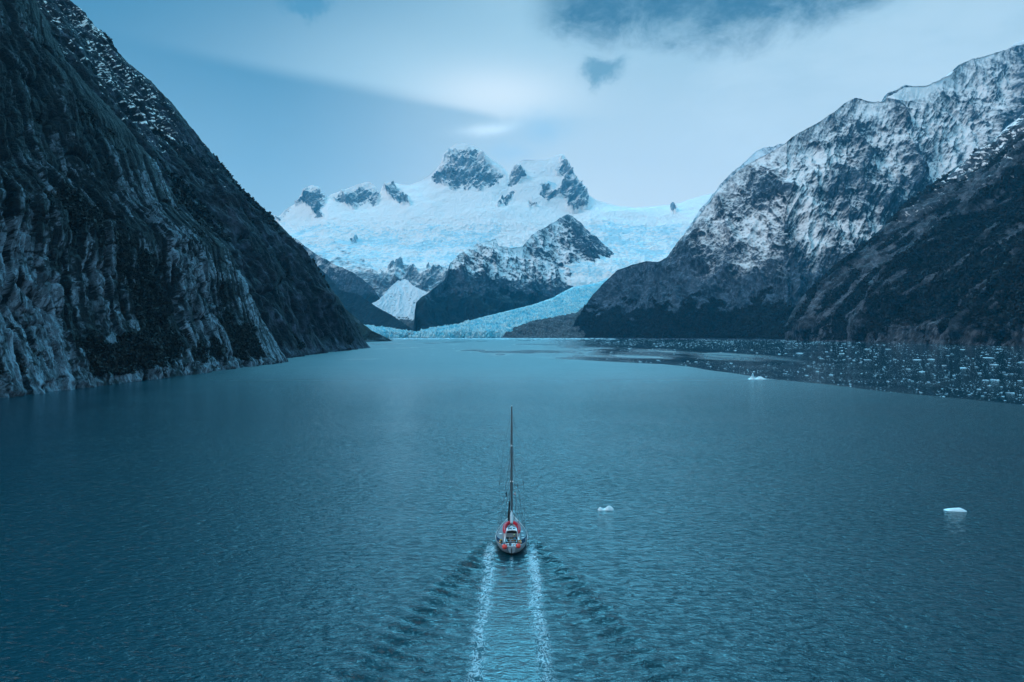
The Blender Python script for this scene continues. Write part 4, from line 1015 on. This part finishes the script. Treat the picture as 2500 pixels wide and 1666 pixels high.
# stanchions, guard wires and the blue canvas cloths on the quarters
ST_Y = (1.5, 3.2, 5.0, 6.8, 8.6, 10.3, 11.9, 13.4)
for s in (-1, 1):
    for y in ST_Y:
        MB().tube([(s * (hb(y) - .05), y, sheer(y)), (s * (hb(y) - .03), y, sheer(y) + .72)], .02, 6).build('stanchion', M['steel'], boat)
    for hh in (.40, .71):
        MB().tube([(s * (hb(y) - .04), y, sheer(y) + hh) for y in (.6,) + ST_Y + (14.6,)], .010, 5).build('guard_wire', M['wire'], boat)
    cl = MB(); gridp = []
    for y in np.linspace(1.0, 3.5, 12):
        x = s * (hb(y) - .01)
        gridp.append([(x + s * .025, y, sheer(y) + .07), (x + s * .03, y, sheer(y) + .38 + .02 * math.sin(y * 5)), (x + s * .005, y, sheer(y) + .68), (x - s * .02, y, sheer(y) + .68), (x - s * .0, y, sheer(y) + .07)])
    cl.loft(gridp, closed=True, caps=True)
    cloth = cl.build('spray_cloth', M['blue'], boat)
    if s == 1:                       # pale lettering panel marks, too small to read
        mk = MB()
        for y0, y1, z0, z1 in ((2.25, 2.32, .24, .52), (2.25, 2.62, .46, .52), (2.55, 2.62, .24, .52), (2.25, 2.62, .24, .30), (2.78, 2.84, .24, .50)):
            for ya, yb in ((y0, y1),):
                xa, xb = hb(ya) + .03, hb(yb) + .03
                mk.add([(xa, ya, sheer(ya) + z0), (xb, yb, sheer(yb) + z0), (xb, yb, sheer(yb) + z1), (xa, ya, sheer(ya) + z1), (xa + .012, ya, sheer(ya) + z0), (xb + .012, yb, sheer(yb) + z0), (xb + .012, yb, sheer(yb) + z1), (xa + .012, ya, sheer(ya) + z1)],
                       [(0, 1, 2, 3), (4, 7, 6, 5), (0, 4, 5, 1), (1, 5, 6, 2), (2, 6, 7, 3), (3, 7, 4, 0)])
        mk.build('cloth_lettering', M['white'], cloth)
pp = MB()
pp.tube([(-.62, 13.4, 2.2), (-.35, 14.5, 2.42), (0, 15.15, 2.5), (.35, 14.5, 2.42), (.62, 13.4, 2.2)], .025, 6)
for x, y in ((-.34, 14.4), (.34, 14.4), (0, 15.1)): pp.tube([(x, y, sheer(y)), (x, y, 2.44)], .022, 6)
pp.build('pulpit', M['steel'], boat)
# mast, boom, spreaders, rigging
MY, MTOP, MBASE = 9.8, 19.75, 1.7
mast = empty('mast', (0, 0, 0)); mast.parent = boat
m_ = MB(); m_.loft([[(0.15 * k * math.cos(a), MY + 0.18 * k * math.sin(a), z) for a in np.linspace(0, 2 * math.pi, 17)[:-1]] for z, k in ((MBASE, 1.1), (8, 1.1), (13, 1.0), (17, .85), (MTOP, .68))])
bpy.data.objects.remove(mast); mast = m_.build('mast', M['alloy'], boat)
MB().tube([(0, MY, MTOP), (0.02, MY - .05, MTOP + .55)], .014, 5).build('masthead_aerial', M['wire'], mast)
MB().box((0, MY, MTOP + .03), (.16, .4, .1), .02).build('masthead_cap', M['white'], mast)
SPR = ((13.4, 1.25), (7.75, 1.84), (7.0, 0.98))
for z, wd in SPR:
    for s in (-1, 1):
        MB().tube([(s * .1, MY - .02, z + (.0 if z != 7.0 else .12)), (s * wd, MY - .3, z)], [.035, .022], 6).build('spreader', M['alloy'], mast)
for s in (-1, 1):
    MB().ball((s * .17, MY - .25, 8.28), .11).build('deck_light', M['lamp'], mast)
    MB().tube([(s * 1.84, MY - .3, 7.75), (s * 1.80, MY - .3, 8.35)], .04, 6).build('spreader_boot', M['dark'], mast)
    for x in (.62, .9):
        MB().ball((s * x, MY - .2, 7.74), .06, 8, 6).build('block', M['dark'], mast)
MB().ball((-.02, MY - .24, 13.75), .12, 12, 8, (1, 1, 1.2)).build('steaming_light', M['lamp'], mast)
WR = .017
for s in (-1, 1):
    cx = 2.02; cy = MY - .5
    W_ = [[(s * .06, MY, 18.6), (s * 1.25, MY - .3, 13.4), (s * 1.84, MY - .3, 7.75), (s * 2.0, cy + .2, sheer(cy))],
          [(s * .1, MY, 13.3), (s * 1.84, MY - .3, 7.8)],
          [(s * .1, MY, 13.1), (s * .98, MY - .3, 7.0), (s * 1.75, MY + 1.0, sheer(MY))],
          [(s * .1, MY, 7.6), (s * 1.9, cy - .6, sheer(cy))],
          [(s * .1, MY, 7.6), (s * 1.8, cy + 1.0, sheer(cy))],
          [(s * .05, MY - .1, 12.6), (s * 2.12, 6.6, sheer(6.6))],
          [(s * .05, MY - .1, MTOP - .2), (s * .35, 5.2, 9.4), (s * 1.25, .75, 1.5)]]
    for p in W_: MB().tube(p, WR, 5).build('shroud', M['wire'], mast)
MB().tube([(0, MY, MTOP - .1), (0, 15.0, 1.9)], [.035, .085], 8).build('furled_headsail', M['sail'], mast)
MB().tube([(-.05, MY + .1, 13.2), (-.22, 11.6, 7.2), (-.42, 13.0, 2.2)], [.03, .04, .05], 6).build('forestay', M['wire'], mast)
MB().tube([(-.42, 11.2, 1.75), (-.46, 11.15, 2.6), (-.40, 11.1, 3.6), (-.34, 11.0, 4.6), (-.30, 10.9, 5.0)], [.14, .19, .15, .13, .05], 8).build('sail_bag', M['black'], mast)
MB().tube([(.34, 11.0, 1.7), (.62, 10.9, 4.6)], .05, 6).build('spinnaker_pole', M['alloy'], mast)
bo = MB(); bo.tube([(0, MY - .2, 3.15), (0, 6.5, 3.25), (0, 3.9, 3.30)], .11, 10)
boom = bo.build('boom', M['alloy'], boat)
sf = MB(); sf.tube([(0, MY - .25, 3.75), (0, MY - 1.0, 3.60), (0, 7.4, 3.55), (0, 5.6, 3.52), (0, 4.3, 3.48), (0, 4.05, 3.45)], [.10, .20, .24, .25, .22, .10], 12)
sf.build('furled_mainsail', M['sail'], boom)
for s in (-1, 1): MB().tube([(0, 4.0, 3.25), (s * .42, 4.4, 2.78)], .03, 5).build('mainsheet', M['dark'], boom)
MB().tube([(0, 4.1, 3.25), (0, 3.95, 2.76)], .03, 5).build('mainsheet', M['white'], boom)

# ------------------------------------------------------------------ things carried on the yacht
dng = empty('inflatable_dinghy', YACHT + Vector((0, 3.8, 2.12)))
tag(dng, 'red inflatable dinghy lying on the coachroof around the mast', 'dinghy')
for s in (-1, 1):
    t_ = MB(); pts = [(s * .98, .05, -.02), (s * 1.02, .45, .02), (s * 1.04, 1.4, .06), (s * 1.02, 2.6, .08), (s * .92, 3.5, .12), (s * .66, 4.15, .18), (s * .36, 4.5, .22), (s * .16, 4.62, .24)]
    t_.tube(pts, [.08, .24, .285, .285, .285, .28, .27, .22], 14)
    tb = t_.build('tube', M['red'], dng)
    rp = MB(); rp.tube([(s * 1.17 - s * .12, y, .34 + .02 * math.sin(y * 9)) for y in np.linspace(.5, 3.3, 18)], .018, 5); rp.build('grab_line', M['white'], tb)
    for y in (0.9, 1.7, 2.5): MB().box((s * 1.02, y, .335), (.10, .22, .05), .02).build('handle', M['black'], tb)
MB().box((0, 1.1, .05), (1.5, .24, .06), .03).build('seat', M['black'], dng)
MB().add([(-.8, .5, -.16), (.8, .5, -.16), (.75, 3.6, -.08), (.3, 4.3, 0), (-.3, 4.3, 0), (-.75, 3.6, -.08), (-.8, .5, -.20), (.8, .5, -.20), (.75, 3.6, -.12), (.3, 4.3, -.04), (-.3, 4.3, -.04), (-.75, 3.6, -.12)],
         [(0, 1, 2, 3, 4, 5), (11, 10, 9, 8, 7, 6)] + [(i, (i + 1) % 6, 6 + (i + 1) % 6, 6 + i) for i in range(6)]).build('floor', M['hull'], dng)
MB().box((0, .55, .02), (1.5, .06, .36), .02).build('transom', M['dark'], dng)

def fender(x, y, z, r, lab):
    o = empty('fender', YACHT + Vector((x, y, z))); tag(o, lab, 'fender', 'round fenders hung at the stern')
    b = MB(); rings = []
    for a in np.linspace(.12, math.pi - .02, 14):
        k = 1.0 if a > 0.7 else 1.0 - .10 * (0.7 - a)
        rings.append([(r * k * math.sin(a) * math.cos(q), r * k * math.sin(a) * math.sin(q), r * math.cos(a) * (1.0 if a > .7 else 1.06)) for q in np.linspace(0, 2 * math.pi, 25)[:-1]])
    b.loft(rings); b.build('ball', M['orange'], o)
    MB().tube([(0, 0, r * 1.0), (0, 0, r * 1.25)], [.09, .06], 8).build('eye', M['blue'], o)
    MB().tube([(0, 0, r * 1.25), (0.02, .12, r * 1.25 + .35)], .015, 5).build('lanyard', M['wire'], o)
fender(-.98, .12, 1.28, .36, 'larger red orange ball fender at the port quarter')
fender(.93, .26, 1.36, .34, 'smaller red orange ball fender at the starboard quarter below the lifebuoy')
def lifebuoy(x, y, z, rz, lab):
    o = empty('lifebuoy', YACHT + Vector((x, y, z)), rz); tag(o, lab, 'lifebuoy', 'lifebuoys on the stern rail')
    a = [(.19 * math.cos(t), 0, .24 * math.sin(t)) for t in np.linspace(R(-60), R(240), 22)]
    MB().tube(a, .085, 10).build('horseshoe', M['yellow'], o)
    for s in (-1, 1): MB().box((s * .19, 0, .06), (.19, .19, .06), .02).build('band', M['white'], o)
    MB().box((0, .10, .0), (.16, .05, .5), .02).build('holder', M['steel'], o)
lifebuoy(-1.50, 1.05, 1.72, R(28), 'yellow horseshoe lifebuoy on the port stern rail')
lifebuoy(1.14, .95, 1.68, R(-28), 'yellow horseshoe lifebuoy on the starboard stern rail')
def flag(x, y, z, pieces, lab):
    o = empty('flag', YACHT + Vector((x, y, z))); tag(o, lab, 'flag', 'flags under the spreaders')
    for nm, mat, pl in pieces:
        f = MB(); v = []
        for px_, pz_ in pl: v.append((px_, .04 * math.sin(pz_ * 9), pz_))
        nn = len(v); v += [(a + .0, b + .012, c) for a, b, c in v]
        f.add(v, [tuple(range(nn)), tuple(range(2 * nn - 1, nn - 1, -1))] + [(i, (i + 1) % nn, nn + (i + 1) % nn, nn + i) for i in range(nn)])
        f.build(nm, mat, o, smooth=False)
    MB().tube([(0, 0, .25), (0, 0, -1.0)], .008, 5).build('halyard', M['wire'], o)
flag(-.72, MY - .25, 6.75, [('cloth', M['navy'], [(0, 0), (-.02, -.3), (-.05, -.78), (-.18, -.80), (-.17, -.42), (-.26, -.24), (-.12, -.12)])], 'dark drooping flag under the port spreader')
flag(.55, MY - .25, 6.65, [('white_band', M['white'], [(0, 0), (.05, -.12), (.13, -.28), (.13, -.42), (-.02, -.40), (-.20, -.22), (-.10, -.02)]),
                           ('red_band', M['flagred'], [(-.20, -.225), (-.02, -.405), (-.04, -.48), (-.26, -.34)])], 'small red and white courtesy flag under the starboard spreader')
for o in list(bpy.data.objects):
    pass
# person at the helm
def skin_mesh(name, nodes, edges, mat, parent, root=0, sub=1):
    me = bpy.data.meshes.new(name); me.from_pydata([n_[0] for n_ in nodes], edges, [])
    o = link(name, me, mat, parent)
    sk = o.modifiers.new('skin', 'SKIN'); sk.use_smooth_shade = True
    for i, n_ in enumerate(nodes):
        r_ = n_[1] if isinstance(n_[1], tuple) else (n_[1], n_[1])
        me.skin_vertices[0].data[i].radius = r_
        me.skin_vertices[0].data[i].use_root = (i == root)
    if sub:
        ss_ = o.modifiers.new('sub', 'SUBSURF'); ss_.levels = sub; ss_.render_levels = sub
    return o
per = empty('person', YACHT + Vector((.38, 2.15, CZ)), R(8))
tag(per, 'person in a dark jacket and lime hat standing at the helm', 'person')
nodes = [((0, 0, .92), (.15, .11)), ((0, 0, 1.12), (.13, .10)), ((0, .02, 1.34), (.16, .11)), ((0, .02, 1.46), .065), ((0, .03, 1.55), (.075, .085)), ((0, .04, 1.64), (.082, .10)), ((0, .03, 1.72), (.06, .075))]
edges = [(0, 1), (1, 2), (2, 3), (3, 4), (4, 5), (5, 6)]
for s in (-1, 1):
    b0 = len(nodes)
    nodes += [((s * .17, .02, 1.38), .06), ((s * .24, .08, 1.14), .046), ((s * .20, .34, 1.04), .036), ((s * .19, .40, 1.04), (.040, .02))]
    edges += [(2, b0), (b0, b0 + 1), (b0 + 1, b0 + 2), (b0 + 2, b0 + 3)]
    for q, (dx, ln) in enumerate(((-.030, .075), (-.010, .085), (.010, .08), (.028, .062))):
        b1 = len(nodes); x = s * .19 + s * dx
        nodes += [((x, .445, 1.045), .009), ((x, .445 + ln * .5, 1.03), .0085), ((x, .445 + ln * .75, 1.0), .008)]
        edges += [(b0 + 3, b1), (b1, b1 + 1), (b1 + 1, b1 + 2)]
    b1 = len(nodes)
    nodes += [((s * .145, .41, 1.02), .011), ((s * .135, .445, .995), .009)]; edges += [(b0 + 3, b1), (b1, b1 + 1)]
    b2 = len(nodes)
    nodes += [((s * .10, 0, .84), .095), ((s * .12, .03, .48), .065), ((s * .13, -.02, .10), .042), ((s * .14, .10, .035), (.045, .03))]
    edges += [(0, b2), (b2, b2 + 1), (b2 + 1, b2 + 2), (b2 + 2, b2 + 3)]
skin_mesh('body', nodes, edges, M['skin'], per)
jn = [((0, 0, .86), (.185, .15)), ((0, 0, 1.10), (.175, .14)), ((0, .02, 1.32), (.20, .15)), ((0, .02, 1.43), (.10, .09))]; je = [(0, 1), (1, 2), (2, 3)]
for s in (-1, 1):
    b0 = len(jn); jn += [((s * .19, .02, 1.37), .085), ((s * .27, .08, 1.13), .07), ((s * .21, .33, 1.04), .055)]; je += [(2, b0), (b0, b0 + 1), (b0 + 1, b0 + 2)]
jk = skin_mesh('jacket', jn, je, M['black'], per)
MB().box((.02, -.165, 1.22), (.30, .06, .30), .025).build('back_panel', M['cyan'], jk)
tn_ = [((0, 0, .90), (.16, .125))]; te = []
for s in (-1, 1):
    b0 = len(tn_); tn_ += [((s * .11, 0, .78), .115), ((s * .125, .03, .48), .085), ((s * .13, -.01, .12), .068)]; te += [(0, b0), (b0, b0 + 1), (b0 + 1, b0 + 2)]
skin_mesh('trousers', tn_, te, M['navy'], per)
for s in (-1, 1):
    MB().box((s * .135, .06, .05), (.11, .28, .10), .03).build('boot', M['black'], per)
    MB().ball((s * .086, .04, 1.63), .022, 8, 6, (.5, .8, 1.2)).build('ear', M['skin'], per)
    MB().ball((s * .032, .13, 1.645), .012, 8, 6).build('eye', M['dark'], per)
MB().ball((0, .145, 1.61), .016, 8, 6, (.8, 1, 1.4)).build('nose', M['skin'], per)
MB().box((0, .128, 1.565), (.05, .012, .012), .004).build('mouth', M['flagred'], per)
MB().ball((0, .0, 1.60), .088, 12, 8, (1, .9, 1.1)).build('hair', M['hair'], per)
ht = MB(); ht.loft([[(.115 * k * math.cos(a), .03 + .125 * k * math.sin(a), z) for a in np.linspace(0, 2 * math.pi, 17)[:-1]] for z, k in ((1.66, 1.0), (1.70, 1.02), (1.76, .95), (1.81, .70), (1.835, .3))]); ht.build('hat', M['lime'], per)

# ------------------------------------------------------------------ icebergs and floes
def heightberg(name, fn, hx, hy, n, mat, loc, rz, lab, cat='iceberg', grp=None, seed=0.0, rough=0.12):
    x, y = np.meshgrid(np.linspace(-hx, hx, n), np.linspace(-hy, hy, n))
    h = fn(x, y)
    h = h + rough * fbm3(x * 2.2 / hy * .6, y * 2.2 / hy * .6, 0 * x + seed, 4, .6) * sst(h, -.1, .3)
    h = np.maximum(h, -0.35)
    edge = (np.abs(x) > hx * .999) | (np.abs(y) > hy * .999)
    P = np.stack([x, y, np.where(edge, -.6, h)], -1)
    o = link(name, grid_mesh(name, P), mat); o.location = loc; o.rotation_euler = (0, 0, rz)
    return tag(o, lab, cat, grp)
G_ = lambda x, y, cx, cy, sx_, sy_: np.exp(-((x - cx) / sx_) ** 4 - ((y - cy) / sy_) ** 4)
g2 = lambda x, y, cx, cy, sx_, sy_: np.exp(-((x - cx) / sx_) ** 2 - ((y - cy) / sy_) ** 2)
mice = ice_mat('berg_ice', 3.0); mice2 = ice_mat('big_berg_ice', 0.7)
p = ray(1479, 1247, 1.0); 
def onwater(px, py):
    D = dwater(py) ; D = CAM_H / ((py - CY) / FPX * CP + SP) * (CP - (py - CY) / FPX * SP)
    return Vector(((px - CX) / FPX * (D * CP + CAM_H * SP), D, 0))
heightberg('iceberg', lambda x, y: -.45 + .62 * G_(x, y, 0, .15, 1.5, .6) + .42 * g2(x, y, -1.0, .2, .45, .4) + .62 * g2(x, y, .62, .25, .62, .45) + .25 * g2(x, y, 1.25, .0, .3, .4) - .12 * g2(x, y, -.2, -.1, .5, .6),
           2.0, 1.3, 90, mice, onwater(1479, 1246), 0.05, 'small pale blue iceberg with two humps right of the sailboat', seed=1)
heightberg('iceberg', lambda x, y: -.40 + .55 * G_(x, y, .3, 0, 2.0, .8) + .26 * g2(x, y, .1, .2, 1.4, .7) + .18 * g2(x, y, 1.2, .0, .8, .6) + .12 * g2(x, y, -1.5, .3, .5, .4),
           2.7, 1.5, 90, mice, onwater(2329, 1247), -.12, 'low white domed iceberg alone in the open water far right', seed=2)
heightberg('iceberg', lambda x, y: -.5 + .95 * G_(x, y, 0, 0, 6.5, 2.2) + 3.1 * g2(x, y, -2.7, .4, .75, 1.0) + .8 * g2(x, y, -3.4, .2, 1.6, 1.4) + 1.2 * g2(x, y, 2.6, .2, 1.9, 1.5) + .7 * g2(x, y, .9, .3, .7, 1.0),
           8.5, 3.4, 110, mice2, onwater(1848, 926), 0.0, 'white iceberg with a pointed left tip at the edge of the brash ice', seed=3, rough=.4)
# brash ice
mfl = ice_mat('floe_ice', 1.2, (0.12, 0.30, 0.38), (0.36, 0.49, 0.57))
def floe_proto(seed, n=14):
    r_ = np.random.default_rng(seed); a = np.linspace(0, 2 * np.pi, n + 1)[:-1]
    rad = 1 + .35 * np.sin(a * 2 + r_.random() * 6) * r_.random() + .25 * r_.normal(size=n); rad = np.clip(rad, .45, 1.6)
    V = []; F = []
    lv = [(1.0, -.10), (1.02, .02), (.92, .10), (.60, .16), (.25, .19)]
    for k, z in lv:
        for j in range(n):
            bump_ = (.10 + .22 * r_.random()) if z > .09 else 0
            V.append((rad[j] * k * math.cos(a[j]) * 1.25, rad[j] * k * math.sin(a[j]), z + bump_ * (r_.random() - .25)))
    V.append((0, 0, .2 + .15 * r_.random()))
    return np.array(V), n, len(lv)
def floe_mesh(seed):
    V, n_, L = floe_proto(seed)
    me = bpy.data.meshes.new('ice_floe'); F = []
    for i in range(L - 1):
        for j in range(n_): F.append((i * n_ + j, i * n_ + (j + 1) % n_, (i + 1) * n_ + (j + 1) % n_, (i + 1) * n_ + j))
    for j in range(n_): F.append(((L - 1) * n_ + j, (L - 1) * n_ + (j + 1) % n_, L * n_))
    me.from_pydata([tuple(q) for q in V], [], F); me.update(); me.materials.append(mfl)
    return me
FLOES = [floe_mesh(100 + i) for i in range(10)]
fr_ = np.random.default_rng(5)
spots = []
def shore_right(Y): return np.interp(Y, [300, 1520, 2720, 3000, 3400, 3850], [1160, 1125, 1080, 840, 500, 270])
for _ in range(27000):
    px_ = fr_.uniform(1290, 2560); py_ = fr_.uniform(826.5, 1000)
    if fr_.random() < .25: py_ = 826.2 + abs(fr_.normal()) * 9
    ye = np.interp(px_, EDGE_ICE[:, 0], EDGE_ICE[:, 1])
    if py_ > ye - 1: continue
    bandl = np.interp(px_, [1290, 1500, 1700, 1900, 2100], [836, 842, 852, 866, 890]); bandh = np.interp(px_, [1290, 1500, 1700, 1900, 2100], [875, 876, 882, 886, 886])
    inband = bandl < py_ < bandh
    if inband and fr_.random() < .93: continue
    cl_ = float(p2(np.array([px_ / 60.0]), np.array([py_ / 9.0]))[0])
    if fr_.random() > .55 + .9 * cl_: continue
    wpx = 0.95 * (fr_.pareto(2.4) + .9)
    spots.append((px_, py_, min(wpx, 6.0)))
for _ in range(300):                # a thin scatter in the open lead and along the ice front
    px_ = fr_.uniform(1000, 1700); py_ = fr_.uniform(828, 872); spots.append((px_, py_, 1.6 + 1.5 * fr_.random()))
for _ in range(1500):
    px_ = fr_.uniform(960, 1500); py_ = 826.0 + abs(fr_.normal()) * 1.6; spots.append((px_, py_, 2 + 3 * fr_.random()))
for px_, py_, w_ in [(2438, 853, 22), (2350, 854, 10), (2413, 874, 30), (2060, 840, 11), (2082, 848, 10), (1950, 863, 16), (2055, 864, 16), (2240, 879, 22), (2272, 878, 19), (2352, 899, 16), (2220, 902, 13), (2252, 908, 15), (2430, 891, 20),
                    (2430, 929, 20), (2405, 929, 17), (2417, 942, 9), (2330, 917, 8), (2468, 960, 13), (2391, 951, 9), (2167, 853, 16), (2117, 853, 12), (2493, 885, 18), (2120, 879, 12), (2030, 916, 10), (2305, 893, 11), (2490, 930, 12), (1537, 852, 8), (1760, 861, 9)]:
    spots.append((px_, py_, w_ * .72))
FL = []
for px_, py_, w_ in spots:
    D = float(onwater(px_, py_).y); x = (px_ - CX) / FPX * D
    if D > 3830 or D < 250 or x > shore_right(D) - 6: continue
    FL.append((w_, x, D, w_ / FPX * D))
FL.sort(key=lambda q: -q[0])
for i, (w_, x, D, sz) in enumerate(FL[:300]):
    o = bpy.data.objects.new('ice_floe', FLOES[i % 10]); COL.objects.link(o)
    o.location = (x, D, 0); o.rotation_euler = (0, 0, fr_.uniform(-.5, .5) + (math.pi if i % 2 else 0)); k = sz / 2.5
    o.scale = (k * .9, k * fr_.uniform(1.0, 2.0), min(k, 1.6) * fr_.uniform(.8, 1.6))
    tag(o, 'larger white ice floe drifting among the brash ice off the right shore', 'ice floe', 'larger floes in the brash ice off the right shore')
VV = []; FF = []; off = 0
protos = []
for q in range(6):
    V, n_, L = floe_proto(500 + q, 7)
    V = V[[*range(7, 14), *range(21, 28), 35]]; protos.append(V)
for (w_, x, D, sz) in FL[300:]:
    V = protos[int(fr_.integers(6))].copy(); k = sz / 2.5; a = fr_.uniform(-.6, .6)
    V = V * np.array([k, k * fr_.uniform(1.2, 2.6), min(k, 1.4) * 1.3])
    ca, sa = math.cos(a), math.sin(a)
    VV.append(np.stack([V[:, 0] * ca - V[:, 1] * sa + x, V[:, 0] * sa + V[:, 1] * ca + D, V[:, 2] - .02], -1))
    for j in range(7):
        k2 = (j + 1) % 7
        FF.append((off + j, off + k2, off + 7 + k2)); FF.append((off + j, off + 7 + k2, off + 7 + j)); FF.append((off + 7 + j, off + 7 + k2, off + 14))
    off += 15
me = raw_mesh(bpy.data.meshes.new('brash_ice'), np.concatenate(VV), np.array(FF), smooth=False)
tag(link('brash_ice', me, mfl), 'countless small bits of brash ice on the calm dark water', None, None, 'stuff')

# ------------------------------------------------------------------ shrubs and low trees on the walls
def scatter(name, ctx, n, size, mat, label, lim, seed, zmax=1e9, extra=None):
    r_ = np.random.default_rng(seed)
    P = ctx['P'].reshape(-1, 3); N = ctx['N'].reshape(-1, 3); veg = lim(ctx).ravel()
    ok = np.where((veg > .5) & (P[:, 2] > 4) & (P[:, 2] < zmax) & (ctx['px'].ravel() > -260) & (ctx['px'].ravel() < 2760) & (ctx['py'].ravel() > -120))[0]
    # even out the density on screen-independent ground area
    i = r_.choice(ok, min(n, len(ok)), replace=False)
    c = P[i]; m_n = 9
    sz = size * (0.55 + 0.9 * r_.random(len(i)) ** 2)
    q = r_.normal(size=(len(i), m_n, 3)); q /= np.linalg.norm(q, axis=-1, keepdims=True)
    ctr = c[:, None, :] + q * sz[:, None, None] * (0.25 + 0.40 * r_.random((len(i), m_n, 1))) * np.array([1, 1, .85]) + np.array([0, 0, 1.0]) * sz[:, None, None] * .30
    a = r_.normal(size=(len(i), m_n, 3)); a /= np.linalg.norm(a, axis=-1, keepdims=True)
    b = np.cross(a, r_.normal(size=a.shape)); b /= np.linalg.norm(b, axis=-1, keepdims=True)
    h = sz[:, None, None] * (.22 + .16 * r_.random((len(i), m_n, 1)))
    quad = np.stack([ctr - a * h - b * h * .6, ctr + a * h - b * h * .6, ctr + a * h * .7 + b * h, ctr - a * h * .7 + b * h], 2).reshape(-1, 3)
    me = raw_mesh(bpy.data.meshes.new(name), quad, np.arange(len(quad)).reshape(-1, 4), dict(tint=np.repeat(r_.random(len(i)), m_n * 4)), smooth=False)
    tag(link(name, me, mat), label, None, None, 'stuff')
def leaf_mat(name, a, b_, c_):
    m = bpy.data.materials.new(name); m.use_nodes = True; t = NT(m.node_tree)
    k = t.attr('tint')
    col = t.mix(t.ss(k, .0, .7), C4(a), C4(b_)); col = t.mix(t.ss(k, .78, .95), col, C4(c_))
    b = t.n('ShaderNodeBsdfPrincipled', {'Base Color': col, 'Roughness': .8})
    t.n('ShaderNodeOutputMaterial', {'Surface': b}); return m
lf = leaf_mat('evergreen_leaves', (0.002, 0.005, 0.006), (0.005, 0.009, 0.010), (0.012, 0.011, 0.010))
scatter('shrubs', cA, 13000, 2.2, lf, 'dark evergreen scrub clinging to the near left cliff', lambda c: zoneA_veg(c) - .06, 1)
scatter('shrubs', cB, 12000, 5.0, lf, 'dark evergreen scrub on the slope behind the left cliff', lambda c: zoneB_veg(c) + .02, 2)
scatter('shrubs', cD, 40000, 8.0, lf, 'dark evergreen forest and scrub on the right shore', zoneD_veg, 3)
scatter('shrubs', cE, 14000, 7.5, lf, 'dark evergreen forest on the knoll and foot of the right mountain', alt_veg(60, 290, 0.95, 90), 4, 420)

# ------------------------------------------------------------------ air: one closed box of even haze round everything
def build_haze():
    b = MB(); b.box((0, 5200, 1450), (15000, 12600, 2930), 0)
    o = b.build('haze', None, None, smooth=False)
    o.data.materials.clear()
    m = bpy.data.materials.new('haze_air'); m.use_nodes = True; t = NT(m.node_tree)
    v = t.n('ShaderNodeVolumePrincipled', {'Color': C4((0.07, 0.60, 0.95)), 'Density': HAZE, 'Anisotropy': 0.0})
    out = t.n('ShaderNodeOutputMaterial'); t.nt.links.new(v.outputs[0], out.inputs['Volume'])
    o.data.materials.append(m)
    tag(o, 'pale blue haze filling the fjord', None, None, 'stuff')
HAZE = 3.0e-5
build_haze()
